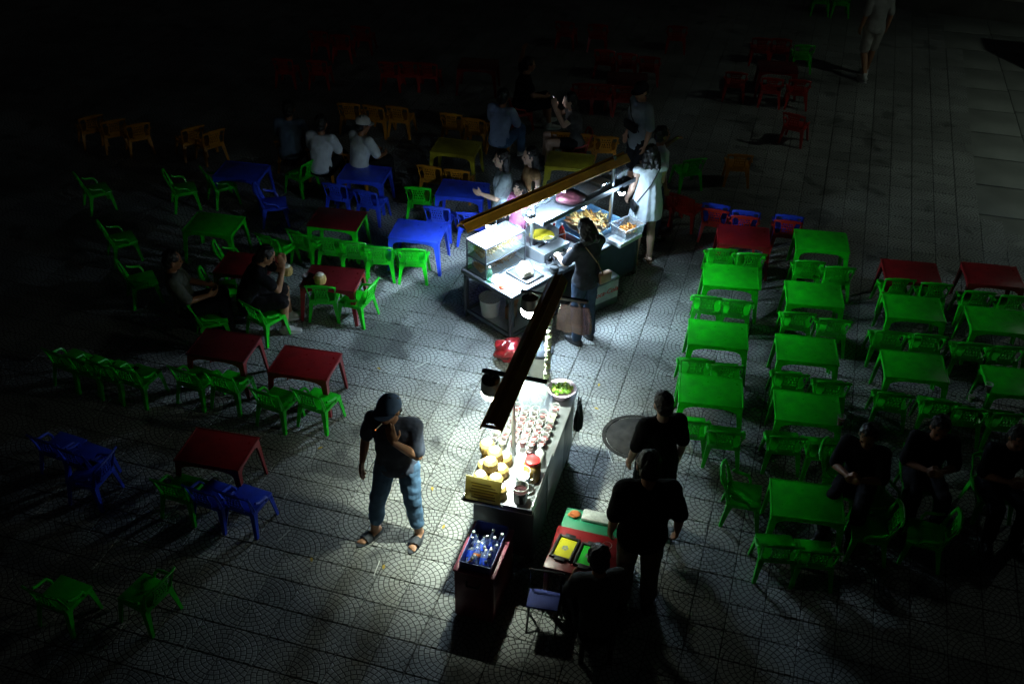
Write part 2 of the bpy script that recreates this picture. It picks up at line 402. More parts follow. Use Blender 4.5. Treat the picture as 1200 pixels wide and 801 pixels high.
CHAIRS=[
 (2.54, 11.43, 0, -4.4, 'green', 'green chair under the bright red table, stall-side column of green tables, nearer the stalls', 'pairs of green chairs in the block of green tables'),
 (2.88, 11.34, 0, -4.4, 'green', 'green chair under the bright red table, stall-side column of green tables, farther from the stalls', 'pairs of green chairs in the block of green tables'),
 (2.25, 10.39, 0, -11.5, 'green', 'green chair at first table, stall-side column of green tables, nearer the stalls', 'pairs of green chairs in the block of green tables'),
 (2.57, 10.32, 0, -11.3, 'green', 'green chair at first table, stall-side column of green tables, farther from the stalls', 'pairs of green chairs in the block of green tables'),
 (1.95, 9.2, 0, -5.3, 'green', 'green chair at second table, stall-side column of green tables, nearer the stalls', 'pairs of green chairs in the block of green tables'),
 (2.26, 9.12, 0, -6.1, 'green', 'green chair at second table, stall-side column of green tables, farther from the stalls', 'pairs of green chairs in the block of green tables'),
 (1.78, 8.21, 0, -6.6, 'green', 'green chair at last table, stall-side column of green tables, nearer the stalls', 'pairs of green chairs in the block of green tables'),
 (2.1, 8.07, 0, -9.5, 'green', 'green chair at last table, stall-side column of green tables, farther from the stalls', 'pairs of green chairs in the block of green tables'),
 (3.56, 11.19, 0, -7.2, 'green', 'green chair at first table, second column of green tables, nearer the stalls', 'pairs of green chairs in the block of green tables'),
 (3.89, 11.07, 0, -7.1, 'green', 'green chair at first table, second column of green tables, farther from the stalls', 'pairs of green chairs in the block of green tables'),
 (3.21, 10.1, 0, -7.4, 'green', 'green chair at second table, second column of green tables, nearer the stalls', 'pairs of green chairs in the block of green tables'),
 (3.59, 9.98, 0, -10.7, 'green', 'green chair at second table, second column of green tables, farther from the stalls', 'pairs of green chairs in the block of green tables'),
 (2.91, 9.0, 0, -8.6, 'green', 'green chair at third table, second column of green tables, nearer the stalls', 'pairs of green chairs in the block of green tables'),
 (3.31, 8.87, 0, -8.9, 'green', 'green chair at third table, second column of green tables, farther from the stalls', 'pairs of green chairs in the block of green tables'),
 (2.67, 8.01, 0, -6.2, 'green', 'green chair at fourth table, second column of green tables, nearer the stalls', 'pairs of green chairs in the block of green tables'),
 (3.03, 7.93, 0, -4.0, 'green', 'green chair at fourth table, second column of green tables, farther from the stalls', 'pairs of green chairs in the block of green tables'),
 (4.52, 10.83, 0, -4.4, 'green', 'green chair at dim red table, third column of green tables, nearer the stalls', 'pairs of green chairs in the block of green tables'),
 (4.93, 10.75, 0, -7.6, 'green', 'green chair at dim red table, third column of green tables, farther from the stalls', 'pairs of green chairs in the block of green tables'),
 (4.14, 9.77, 0, -8.4, 'green', 'green chair at first table, third column of green tables, nearer the stalls', 'pairs of green chairs in the block of green tables'),
 (4.56, 9.72, 0, -9.9, 'green', 'green chair at first table, third column of green tables, farther from the stalls', 'pairs of green chairs in the block of green tables'),
 (3.9, 8.69, 0, -11.7, 'green', 'green chair at second table, third column of green tables, nearer the stalls', 'pairs of green chairs in the block of green tables'),
 (4.34, 8.59, 0, -11.8, 'green', 'green chair at second table, third column of green tables, farther from the stalls', 'pairs of green chairs in the block of green tables'),
 (5.38, 10.59, 0, -8.3, 'green', 'green chair at dim red table, outer column of green tables, nearer the stalls', 'pairs of green chairs in the block of green tables'),
 (5.77, 10.51, 0, -9.5, 'green', 'green chair at dim red table, outer column of green tables, farther from the stalls', 'pairs of green chairs in the block of green tables'),
 (4.98, 9.58, 0, -9.0, 'green', 'green chair at first table, outer column of green tables, nearer the stalls', 'pairs of green chairs in the block of green tables'),
 (5.33, 9.53, 0, -4.9, 'green', 'green chair at first table, outer column of green tables, farther from the stalls', 'pairs of green chairs in the block of green tables'),
 (4.58, 8.48, 0, -7.8, 'green', 'green chair at second table, outer column of green tables, nearer the stalls', 'pairs of green chairs in the block of green tables'),
 (4.95, 8.41, 0, -7.5, 'green', 'green chair at second table, outer column of green tables, farther from the stalls', 'pairs of green chairs in the block of green tables'),
 (2.17, 7.26, 0, -102.1, 'green', 'green chair standing sideways on open paving beside the manhole side aisle', 'loose green chairs round the dark end table'),
 (3.15, 7.57, 0, -113.8, 'green', 'green chair turned towards the seated people in the dark', 'loose green chairs round the dark end table'),
 (3.22, 6.86, 0, 78.6, 'green', 'green chair with its oval side loop lit, facing the dark end table', 'loose green chairs round the dark end table'),
 (3.41, 7.18, 0, -152.9, 'green', 'green chair facing the stalls behind the dark end table', 'loose green chairs round the dark end table'),
 (3.71, 6.81, 0, 70.1, 'green', 'dim green chair alone in the dark behind the end table', 'loose green chairs round the dark end table'),
 (2.34, 6.61, 0, -4.0, 'green', 'dark green chair at the solitary end table, nearer the stalls', 'loose green chairs round the dark end table'),
 (2.66, 6.55, 0, -6.6, 'green', 'dark green chair at the solitary end table, farther from the stalls', 'loose green chairs round the dark end table'),
 (2.63, 12.39, 0, -16.5, 'red', 'dark red chair under a nested blue one, beside the dark red tables', 'red chairs each with a blue chair nested on top'),
 (2.64, 12.42, 0.06, -16.5, 'blue', 'blue chair nested on a red one, beside the dark red tables', 'blue chairs nested on red ones'),
 (2.97, 12.23, 0, -10.9, 'red', 'dark red chair under a nested blue one, behind the bright red table', 'red chairs each with a blue chair nested on top'),
 (2.98, 12.26, 0.06, -10.9, 'blue', 'blue chair nested on a red one, behind the bright red table', 'blue chairs nested on red ones'),
 (3.5, 12.14, 0, -11.6, 'red', 'dark red chair under a nested blue one, off the corner of the farthest green table', 'red chairs each with a blue chair nested on top'),
 (3.51, 12.17, 0.06, -11.6, 'blue', 'blue chair nested on a red one, off the corner of the farthest green table', 'blue chairs nested on red ones'),
 (-1.22, 11.3, 0, -2.1, 'green', 'green chair ending the row, beside the bright blue table leg', 'row of green chairs behind the blue table'),
 (-1.62, 11.34, 0, -2.7, 'green', 'green chair second in the row from the blue table', 'row of green chairs behind the blue table'),
 (-1.93, 11.45, 0, -7.9, 'green', 'green chair third in the row from the blue table', 'row of green chairs behind the blue table'),
 (-2.23, 11.52, 0, -9.7, 'green', 'green chair fourth in the row from the blue table', 'row of green chairs behind the blue table'),
 (-2.56, 11.63, 0, -29.2, 'green', 'green chair fifth in the row, legs on bare paving', 'row of green chairs behind the blue table'),
 (-2.91, 11.51, 0, -28.2, 'green', 'green chair sixth and last in the row, by the coconut drinker', 'row of green chairs behind the blue table'),
 (-2.18, 10.46, 0, -2.3, 'green', 'green chair pushed to the dark red table holding a coconut', 'green chairs at the coconut table'),
 (-1.81, 10.39, 0, 67.3, 'green', 'green chair at the end of the coconut table, side loop towards the blue table', 'green chairs at the coconut table'),
 (-2.78, 10.02, 0, -38.0, 'green', 'green chair carrying the man in black shorts', 'green chairs at the coconut table'),
 (-3.38, 9.96, 0, -68.3, 'green', 'dim green chair under the reclining person in grey', 'green chairs at the coconut table'),
 (-2.37, 8.53, 0, -24.3, 'green', 'green chair of the pair at the red table nearest the smoker, farther from him', 'green chairs along the red tables'),
 (-1.95, 8.53, 0, -23.8, 'green', 'green chair of the pair at the red table nearest the smoker, closer to him', 'green chairs along the red tables'),
 (-3.27, 8.86, 0, -24.1, 'green', 'green chair with slanted back at the dim red table, outer one', 'green chairs along the red tables'),
 (-2.9, 8.8, 0, -20.6, 'green', 'green chair with slanted back at the dim red table, inner one', 'green chairs along the red tables'),
 (-4.65, 9.12, 0, -26.0, 'green', 'dim green chair, fourth in a row of four counted from the lit paving', 'row of four dim green chairs'),
 (-4.38, 9.02, 0, -23.3, 'green', 'dim green chair, third in a row of four counted from the lit paving', 'row of four dim green chairs'),
 (-4.12, 8.94, 0, -27.2, 'green', 'dim green chair, second in a row of four counted from the lit paving', 'row of four dim green chairs'),
 (-3.88, 8.88, 0, -22.9, 'green', 'dim green chair, first in a row of four counted from the lit paving', 'row of four dim green chairs'),
 (-2.99, 7.22, 0, -18.8, 'green', 'dark green chair beside two blue ones at a red table', 'chairs at the red table behind the smoker'),
 (-2.68, 7.14, 0, -22.3, 'blue', 'dim blue chair between a green and a blue one', 'chairs at the red table behind the smoker'),
 (-2.38, 7.09, 0, -21.5, 'blue', 'bright blue chair on the lit edge of paving at a red table', 'chairs at the red table behind the smoker'),
 (-4.3, 7.77, 0, -21.6, 'blue', 'dark blue chair, outer of a dim overlapping pair', 'dim blue chairs'),
 (-4.01, 7.63, 0, -23.2, 'blue', 'dark blue chair, inner of a dim overlapping pair', 'dim blue chairs'),
 (-3.91, 7.38, 0, 74.9, 'blue', 'dark blue chair turned back towards the dim blue pair', 'dim blue chairs'),
 (-3.0, 5.98, 0, 62.8, 'green', 'green chair almost lost in the dark, one side loop lit', 'lost green chairs'),
 (-3.66, 5.95, 0, -21.4, 'green', 'barely visible green chair in the darkest corner', 'lost green chairs'),
 (-4.9, 11.63, 0, -58.4, 'green', 'dim green chair standing between three others in the unlit area', 'dim green chairs in the unlit seating'),
 (-4.47, 12.98, 0, -67.7, 'green', 'dim green chair second from the dim blue table', 'dim green chairs in the unlit seating'),
 (-3.99, 13.13, 0, -56.7, 'green', 'dim green chair next to the dim blue table', 'dim green chairs in the unlit seating'),
 (-3.37, 11.14, 0, -71.9, 'green', 'dim green chair between the dim green table and the coconut drinker', 'dim green chairs in the unlit seating'),
 (-3.39, 10.55, 0, -71.7, 'green', 'dim green chair behind the reclining person in grey', 'dim green chairs in the unlit seating'),
 (-4.38, 10.7, 0, -61.5, 'green', 'dim green chair nearest the row of four dim chairs', 'dim green chairs in the unlit seating'),
 (-5.62, 12.9, 0, -56.3, 'green', 'dim green chair outermost by the nearly black orange chairs', 'dim green chairs in the unlit seating'),
 (-1.25, 12.85, 0, -6.4, 'green', 'green chair alone between blue and yellow chairs', 'single green chairs'),
 (-2.97, 13.47, 0, 55.0, 'green', 'green chair with rounded loop by the white shirted pair', 'single green chairs'),
 (-2.33, 12.9, 0, -13.9, 'blue', 'blue chair at the far blue table, outer of two', 'blue chairs round the blue tables'),
 (-1.89, 12.72, 0, -18.8, 'blue', 'blue chair at the far blue table, inner of two', 'blue chairs round the blue tables'),
 (-0.95, 12.33, 0, -11.3, 'blue', 'blue chair wedged between the two lit blue tables', 'blue chairs round the blue tables'),
 (-0.54, 12.2, 0, -5.5, 'blue', 'violet blue chair in front of the frying stall end', 'blue chairs round the blue tables'),
 (-3.18, 12.61, 0, -77.3, 'blue', 'dim blue chair facing a dim blue table', 'blue chairs round the blue tables'),
 (-1.12, 13.46, 0, -13.9, 'amber', 'amber chair of the pair facing the dark yellow table, outer one', 'amber chairs round the yellow tables'),
 (-0.75, 13.36, 0, -10.5, 'amber', 'amber chair of the pair facing the dark yellow table, inner one', 'amber chairs round the yellow tables'),
 (-0.93, 15.17, 0, -11.0, 'amber', 'dim amber chair behind the dark yellow table', 'amber chairs round the yellow tables'),
 (-0.57, 15.0, 0, -15.4, 'amber', 'amber chair beside the man in pale blue', 'amber chairs round the yellow tables'),
 (-0.24, 14.87, 0, -9.4, 'amber', 'amber chair carrying the man in pale blue', 'amber chairs round the yellow tables'),
 (-2.52, 15.47, 0, -4.2, 'amber', 'orange chair first of three in the dark', 'amber chairs round the yellow tables'),
 (-2.09, 15.39, 0, -18.7, 'amber', 'orange chair second of three, partly behind a white cap', 'amber chairs round the yellow tables'),
 (-1.75, 15.38, 0, -12.5, 'amber', 'orange chair third of three, standing clear', 'amber chairs round the yellow tables'),
 (-2.72, 13.9, 0, -8.0, 'amber', 'amber chair under the person in a white t-shirt', 'amber chairs round the yellow tables'),
 (-2.16, 13.72, 0, -23.5, 'amber', 'amber chair under the person in white shirt and cap', 'amber chairs round the yellow tables'),
 (-3.22, 14.15, 0, -4.8, 'amber', 'dim amber chair under the person in blue', 'amber chairs round the yellow tables'),
 (0.71, 14.59, 0, -6.8, 'amber', 'bright amber chair, first of three touching in a row above the yellow table', 'three amber chairs in a tight row'),
 (1.01, 14.55, 0, -7.2, 'amber', 'bright amber chair, second of three touching in a row above the yellow table', 'three amber chairs in a tight row'),
 (1.31, 14.48, 0, -2.0, 'amber', 'bright amber chair, third of three touching in a row above the yellow table', 'three amber chairs in a tight row'),
 (-4.78, 14.5, 0, 36.9, 'amber', 'dim orange chair of a pair, farther from the person in blue', 'dim orange chairs'),
 (-4.46, 14.39, 0, 40.2, 'amber', 'dim orange chair of a pair, nearer the person in blue', 'dim orange chairs'),
 (-6.34, 14.82, 0, 32.8, 'amber', 'nearly black orange chair, outermost of three in the unlit corner', 'unlit orange chairs'),
 (-5.96, 14.7, 0, 28.0, 'amber', 'nearly black orange chair, middle of three in the unlit corner', 'unlit orange chairs'),
 (-5.57, 14.6, 0, 27.7, 'amber', 'nearly black orange chair, innermost of three in the unlit corner', 'unlit orange chairs'),
 (1.06, 16.38, 0, -1.0, 'red', 'dark red chair at the dim end of the front red row', 'red chairs in the unlit rows'),
 (1.37, 16.36, 0, -4.6, 'red', 'red chair in the front row, second from the man in grey', 'red chairs in the unlit rows'),
 (1.72, 16.28, 0, -2.3, 'red', 'red chair in the front row, next to the man in grey', 'red chairs in the unlit rows'),
 (1.51, 17.82, 0, -9.7, 'red', 'dim red chair, third in the second red row from the walkway', 'red chairs in the unlit rows'),
 (1.87, 17.68, 0, -7.1, 'red', 'dim red chair, second in the second red row from the walkway', 'red chairs in the unlit rows'),
 (2.24, 17.55, 0, -8.6, 'red', 'dim red chair, first in the second red row from the walkway', 'red chairs in the unlit rows'),
 (2.87, 19.03, 0, -8.6, 'red', 'red chair standing alone on dark paving', 'red chairs in the unlit rows'),
 (0.89, 19.14, 0, -13.3, 'red', 'dark red chair of the far dim pair, farther from the walkway', 'red chairs in the unlit rows'),
 (1.45, 19.04, 0, -6.4, 'red', 'dark red chair of the far dim pair, nearer the walkway', 'red chairs in the unlit rows'),
 (-2.07, 17.12, 0, -8.8, 'red', 'almost black red chair, third in a short unlit row from the raised arm', 'red chairs in the unlit rows'),
 (-1.77, 17.14, 0, -3.2, 'red', 'almost black red chair, second in a short unlit row from the raised arm', 'red chairs in the unlit rows'),
 (-1.44, 17.11, 0, -8.8, 'red', 'almost black red chair, first in a short unlit row from the raised arm', 'red chairs in the unlit rows'),
 (-3.44, 18.46, 0, -7.0, 'red', 'unlit red chair, third of the far unlit trio', 'red chairs in the unlit rows'),
 (-3.05, 18.31, 0, -2.5, 'red', 'unlit red chair, second of the far unlit trio', 'red chairs in the unlit rows'),
 (-2.73, 18.74, 0, -7.7, 'red', 'unlit red chair, first of the far unlit trio', 'red chairs in the unlit rows'),
 (-3.82, 17.18, 0, -7.5, 'red', 'unlit red chair, outer of the pair behind the person in blue', 'red chairs in the unlit rows'),
 (-3.27, 17.14, 0, -3.5, 'red', 'unlit red chair, inner of the pair behind the person in blue', 'red chairs in the unlit rows'),
 (4.29, 18.51, 0, -8.9, 'red', 'red chair of the touching pair in the walkway cluster, farther from the green one', 'red chair cluster by the walkway'),
 (4.63, 18.49, 0, -11.7, 'red', 'red chair of the touching pair in the walkway cluster, nearer the green one', 'red chair cluster by the walkway'),
 (4.95, 18.22, 0, -4.1, 'green', 'green chair at the edge of the red walkway cluster', 'red chair cluster by the walkway'),
 (3.6, 16.95, 0, -10.8, 'red', 'dark red chair set apart from the walkway cluster', 'red chair cluster by the walkway'),
 (4.15, 16.73, 0, -11.7, 'red', 'red chair in the middle of the walkway cluster, farther from the walkway', 'red chair cluster by the walkway'),
 (4.57, 16.68, 0, -9.2, 'red', 'red chair in the middle of the walkway cluster, nearer the walkway', 'red chair cluster by the walkway'),
 (4.28, 15.34, 0, -29.1, 'red', 'red chair turned askew at the end of the walkway cluster', 'red chair cluster by the walkway'),
 (3.17, 13.98, 0, -6.1, 'amber', 'dim yellow chair alone behind the nested chairs', 'single dim chairs'),
 (2.43, 13.81, 0, 16.9, 'green', 'dim green chair behind the woman in white', 'single dim chairs'),
 (2.04, 12.85, 0, -31.3, 'red', 'dark red chair in the shade, nearer the woman in white', 'dark red chairs behind the woman'),
 (2.31, 12.71, 0, -33.8, 'red', 'dark red chair in the shade, farther from the woman in white', 'dark red chairs behind the woman'),
 (5.94, 21.15, 0, -8.4, 'green', 'green chair of a pair cut by the far end of the seating', 'far green chairs'),
 (6.31, 21.07, 0, -5.9, 'green', 'green chair of a pair cut by the far end of the seating', 'far green chairs'),
]
TABLES=[
 (2.55, 10.71, -8, 'green', 'green', 'green plastic table, first in the stall-side column', 'green tables in the block'),
 (2.23, 9.54, -8, 'green', 'green', 'green plastic table, second in the stall-side column', 'green tables in the block'),
 (2.02, 8.56, -8, 'green', 'green', 'green plastic table, third in the stall-side column', 'green tables in the block'),
 (3.8, 11.56, -8, 'green', 'green', 'green plastic table, first in the second column', 'green tables in the block'),
 (3.45, 10.36, -8, 'green', 'green', 'green plastic table, second in the second column', 'green tables in the block'),
 (3.14, 9.29, -8, 'green', 'green', 'green plastic table, third in the second column', 'green tables in the block'),
 (2.94, 8.31, -8, 'green', 'green', 'green plastic table, fourth in the second column', 'green tables in the block'),
 (4.52, 10.12, -8, 'green', 'green', 'green plastic table, first in the third column', 'green tables in the block'),
 (4.21, 9.03, -8, 'green', 'green', 'green plastic table, second in the third column', 'green tables in the block'),
 (5.39, 9.9, -8, 'green', 'green', 'green plastic table, first in the outer column', 'green tables in the block'),
 (5.2, 8.79, -8, 'green', 'green', 'green plastic table, second in the outer column', 'green tables in the block'),
 (2.66, 7.0, -9, 'green', 'green', 'dark green table standing alone past the end of the block', 'green tables in the block'),
 (2.85, 11.65, -8, 'red', 'red', 'bright red plastic table heading the column nearest the food stalls', 'red tables'),
 (4.71, 10.88, -8, 'red', 'red', 'dim red table heading the third green column', 'red tables'),
 (5.66, 10.84, -8, 'red', 'red', 'dim red table heading the outer green column', 'red tables'),
 (-1.19, 11.63, -10, 'blue', 'blue', 'bright blue plastic table in front of the green chair row', 'blue tables'),
 (-2.04, 13.13, -10, 'blue', 'blue', 'blue table with the white shirted pair at it', 'blue tables'),
 (-0.69, 12.72, -10, 'blue', 'blue', 'blue table half hidden behind a blue chair, by the frying stall', 'blue tables'),
 (-3.7, 13.14, -10, 'blue', 'blue', 'dim blue table lost in the dark seating', 'blue tables'),
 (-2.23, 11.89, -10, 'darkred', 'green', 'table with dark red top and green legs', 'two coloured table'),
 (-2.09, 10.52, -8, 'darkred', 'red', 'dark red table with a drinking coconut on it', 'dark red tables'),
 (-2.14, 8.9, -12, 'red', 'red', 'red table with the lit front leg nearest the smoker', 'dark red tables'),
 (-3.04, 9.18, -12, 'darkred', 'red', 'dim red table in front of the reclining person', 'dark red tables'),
 (-2.74, 7.55, -12, 'red', 'red', 'red table with a blue chair pair at it', 'dark red tables'),
 (-3.14, 10.77, -10, 'red', 'red', 'red table hidden by the man in black shorts', 'dark red tables'),
 (-0.84, 13.98, -12, 'yellow', 'yellow', 'dark yellow table between amber chairs', 'yellow tables'),
 (0.76, 13.62, -10, 'yellow', 'yellow', 'yellow table behind the frying stall beam', 'yellow tables'),
 (-3.74, 11.71, -10, 'green', 'green', 'dim green table with one lit corner leg', 'dim far tables'),
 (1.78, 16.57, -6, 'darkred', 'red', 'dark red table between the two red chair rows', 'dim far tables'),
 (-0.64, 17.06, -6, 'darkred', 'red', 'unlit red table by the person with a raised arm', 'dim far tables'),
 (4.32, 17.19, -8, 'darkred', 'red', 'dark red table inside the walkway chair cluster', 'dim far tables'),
]

for c in CHAIRS: make_chair(*c)
for c in TABLES: make_table(*c)


# ------------------------------------------------------------------ lamps
COOL = (mat('cool white board', (.58, .80, 1.0), .5, emis=LAMP_COOL), glow('cool frosted dome', (.58, .80, 1.0), LAMP_COOL * .07))
NEUT = (mat('neutral white board', (.87, 1.0, .84), .5, emis=LAMP_NEUT), glow('neutral frosted dome', (.87, 1.0, .84), LAMP_NEUT * .0032))
NEUT2 = (NEUT[0], glow('brighter neutral dome', (.87, 1.0, .84), LAMP_NEUT * .009))
CC = (.58, .80, 1.0)
COOLA = (mat('case lamp board', CC, .5, emis=LAMP_CASE), glow('case lamp dome', CC, 12.0))
COOLB = (COOL[0], glow('bright cool dome', CC, LAMP_END)); COOLC = (mat('dim cool board', CC, .5, emis=LAMP_COOL * .7), glow('dim cool dome', CC, LAMP_COOL * .02))
def lamp(x, y, z, m, label, group, k=1.0, top=None, deep=.0, br=.046, tilt=0., skirt=.060, tall=0.):
    """hanging lamp: hollow black cap, bright board inside, frosted dome below; z = bottom of the dome"""
    t = thing('hanging_lamp', label, 'lamp', (x, y, z), 0, group)
    t.rotation_euler = (R(tilt), 0, 0)
    bl = part('bulb', m[1], t, lambda bm: lathe(bm, [(.012 * k, -.018 * k), (.036 * k, -.012 * k), (.056 * k, .008 * k), (.065 * k, .036 * k), (.062 * k, .066 * k)], 24, cap1=False))
    part('light_board', m[0], bl, lambda bm: lathe(bm, [(br * k, (.066 + deep) * k), (br * k, (.067 + deep) * k)], 24))
    part('cap', BLACK, t, lambda bm: lathe(bm, [(.066 * k, (.12 - skirt) * k), (.066 * k, .082 * k), (.061 * k, (.112 + tall) * k), (.036 * k, (.132 + tall) * k), (.018 * k, (.142 + tall) * k), (.014 * k, (.165 + tall) * k)], 24, cap0=False))
    part('cord', BLACK, t, lambda bm: tube(bm, [(0, 0, .16 * k), (0, 0, (top - z) if top else .2 * k)], .004, 6))
    return t
def ledtube(x, y, z, rz, L, m, label, group):
    t = thing('led_tube', label, 'lamp', (x, y, z), rz, group)
    part('housing', WHITE, t, lambda bm: bx(bm, (0, 0, .024), (L, .094, .014), bev=.003))
    part('diffuser', m, t, lambda bm: (tube(bm, [(-L / 2 + .02, 0, 0), (L / 2 - .02, 0, 0)], .012, 10)))
    part('added_side_baffle', WHITE, t, lambda bm: bx(bm, (0, .050, -.002), (L, .004, .064))); part('added_side_baffle', WHITE, t, lambda bm: bx(bm, (0, -.050, .010), (L, .004, .040)))  # unseen side plates added to cut off the tube's flat-angled light
    for s in (-1, 1): part('end_plate', WHITE, t, lambda bm: bx(bm, (s * L / 2, 0, -.012), (.004, .10, .084)))  # deep plates added to block light along the tube axis
    for k in range(12): part('added_cross_baffle', WHITE, t, lambda bm: bx(bm, (-L / 2 + (k + .5) * L / 12, 0, -.026), (.002, .094, .020)))  # unseen cross blades added to keep tube light off the far left floor
    part('hanger', BLACK, t, lambda bm: bx(bm, (0, 0, .034), (L * .6, .02, .006)))
    for s in (-1, 1): part('end_cap', WHITE, t, lambda bm: bx(bm, (s * (L / 2 - .01), 0, .003), (.018, .03, .026), bev=.003))
    return t
YEL = mat('orange yellow enamel', (.62, .27, .018), .55, var=.3, vscale=6, bump=.08, bscale=30, rvar=.15)
def beam(name, label, L, loc, rz):
    """long folded sheet-metal ridge carrying the lamps above a stall"""
    t = thing(name, label, 'canopy beam', loc, rz)
    for s in (-1, 1):
        part('side_slope', YEL, t, lambda bm: bx(bm, (0, s * .053, .046), (L, .076, .006), rot=(-s * 46, 0, 0)))
        part('edge_flange', YEL, t, lambda bm: bx(bm, (0, s * .082, .008), (L, .010, .022), bev=.002))
        part('ridge_rail', YEL, t, lambda bm: bx(bm, (0, s * .024, .078), (L, .014, .020), bev=.003))
        part('end_plate', DARKSTEEL, t, lambda bm: bx(bm, (s * (L / 2 - .03), 0, .012), (.02, .15, .02)))
    part('ridge_groove', YEL, t, lambda bm: bx(bm, (0, 0, .070), (L - .01, .034, .006)))
    return t

# ------------------------------------------------------------------ frying stall (long axis at 45 degrees)
SX, SY, SA, SH = .48, 10.96, 45, .65
def s1(x, y, z=0.):
    c, s = math.cos(R(SA)), math.sin(R(SA)); return (SX + x * c - y * s, SY + x * s + y * c, z)
st = thing('frying_stall', 'steel frying stall with glass case, wok and heaped skewers under a yellow beam', 'food stall', (SX, SY, 0), SA)
part('tabletop', STEEL, st, lambda bm: bx(bm, (0, 0, SH - .015), (2.2, .80, .03), bev=.005))
part('table_rim', DARKSTEEL, st, lambda bm: [bx(bm, (0, s * .405, SH - .02), (2.22, .016, .05), bev=.003) for s in (-1, 1)] + [bx(bm, (s * 1.106, 0, SH - .02), (.016, .79, .05), bev=.003) for s in (-1, 1)])
for x in (-1.07, 1.07):
    for y in (-.37, .37):
        lg = part('leg', DARKSTEEL, st, lambda bm: bx(bm, (x, y, .335), (.045, .045, .575), bev=.004))
        part('caster', BLACK, lg, lambda bm: tube(bm, [(x - .018, y, .035), (x + .018, y, .035)], .034, 14))
part('bottom_shelf', STEEL, st, lambda bm: bx(bm, (0, 0, .085), (2.09, .69, .016), bev=.003))
part('shelf_rim', DARKSTEEL, st, lambda bm: [bx(bm, (0, s * .372, .095), (2.09, .03, .045), bev=.003) for s in (-1, 1)] + [bx(bm, (s * 1.07, 0, .095), (.03, .70, .045), bev=.003) for s in (-1, 1)])
part('back_panel', STEEL, st, lambda bm: bx(bm, (.35, .36, .36), (1.35, .008, .50)))
part('side_panel', mat('navy panel', (.03, .045, .085), .45, var=.3), st, lambda bm: bx(bm, (1.085, 0, .36), (.008, .68, .50)))
part('front_panel', mat('navy panel', (.03, .045, .085)), st, lambda bm: bx(bm, (.72, -.385, .36), (.66, .008, .50)))
for x, y in ((-.33, .06), (.83, -.13)):
    part('post', STEEL, st, lambda bm: bx(bm, (x, y, (SH + 1.62) / 2), (.032, .032, 1.62 - SH - .002), bev=.003))
part('overhead_rack', DARKSTEEL, st, lambda bm: (bx(bm, (.42, .0, 1.17), (1.62, .34, .012), bev=.003), bx(bm, (.42, -.17, 1.195), (1.62, .010, .06), bev=.002), bx(bm, (.42, .17, 1.195), (1.62, .010, .06), bev=.002)))
beam('canopy_beam', 'yellow orange channel beam running above the frying stall', 2.52, (*s1(-.22, -.07)[:2], 1.50), SA - 2)
# lamps under the beam and under the rack
lamp(*s1(-1.06, -.02)[:2], 1.36, COOLA, 'lit lamp hanging over the glass skewer case', 'lamps over the frying stall', 1.0, 1.52)
lamp(*s1(-.46, -.04)[:2], 1.22, COOL, 'lit lamp hanging over the wok of oil', 'lamps over the frying stall', .9, 1.52)
lamp(*s1(.84, -.27)[:2], 1.17, COOLB, 'small lit lamp hanging from the beam end above the clear bin', 'lamps over the frying stall', .6, 1.50)
lamp(*s1(.45, -.02)[:2], 1.03, COOLC, 'small lit lamp under the rack over the skewer heap', 'lamps over the frying stall', .6, 1.165)
ledtube(*s1(-.55, -.015)[:2], 1.46, SA - 2, 1.2, mat('cool white tube', (.58, .80, 1.0), .5, emis=LAMP_TUBE), 'lit tube lamp fixed under the yellow beam', 'lamps over the frying stall')
# glass case
gc = thing('display_case', 'two tier glass case of skewers with a pink and white lid, on the frying stall', 'display case', s1(-.76, .20, SH), SA)
for x in (-.31, .31):
    for y in (-.155, .155): part('corner_post', DARKSTEEL, gc, lambda bm: bx(bm, (x, y, .2), (.014, .014, .395), bev=.002))
for z in (.006, .2, .398):
    part('frame_rail', DARKSTEEL, gc, lambda bm: [bx(bm, (0, s * .155, z), (.61, .012, .012)) for s in (-1, 1)] + [bx(bm, (s * .31, 0, z), (.012, .30, .012)) for s in (-1, 1)])
for s in (-1, 1):
    part('pane', GLASS, gc, lambda bm: bx(bm, (0, s * .151, .2), (.60, .003, .38))); part('pane', GLASS, gc, lambda bm: bx(bm, (s * .306, 0, .2), (.003, .29, .38)))
part('pane', GLASS, gc, lambda bm: bx(bm, (.14, 0, .398), (.33, .295, .003)))
part('shelf', STEEL, gc, lambda bm: bx(bm, (0, 0, .2), (.595, .288, .006)))
part('lid_paper', mat('pink white paper', (.85, .72, .80), .7, col2=(.8, .45, .62), vscale=4), gc, lambda bm: bx(bm, (-.16, 0, .412), (.30, .31, .010), bev=.003))
SKW = [mat('golden fried', (.58, .32, .08), .45, var=.45, vscale=40, bump=.4, bscale=120), mat('sausage orange', (.62, .25, .04), .35, var=.35, vscale=30), mat('pale fritter', (.66, .48, .2), .5, var=.4, vscale=40, bump=.3), mat('dark grilled', (.22, .10, .04), .45, var=.5, vscale=30)]
STICK = mat('bamboo stick', (.68, .52, .30), .6, var=.2)
def skewer_mesh(k):
    bm = newbm()
    tube(bm, [(0, -.13, 0), (0, .12, 0)], .0025, 5); a = mesh('stick', bm)
    bm = newbm()
    if k == 0:
        for q in range(4): ell(bm, (0, -.03 + q * .036, 0), (.016, .019, .015), n=10, m=6)
    elif k == 1: capsule(bm, (0, -.04, 0), .0135, (0, .09, 0), .0135, 10)
    else:
        for q in range(3): bx(bm, (0, -.025 + q * .046, 0), (.036, .042, .012), rot=(random.uniform(-8, 8), random.uniform(-14, 14), 8), bev=.004)
    return a, mesh('food', bm)
SK = [skewer_mesh(k) for k in range(3)]
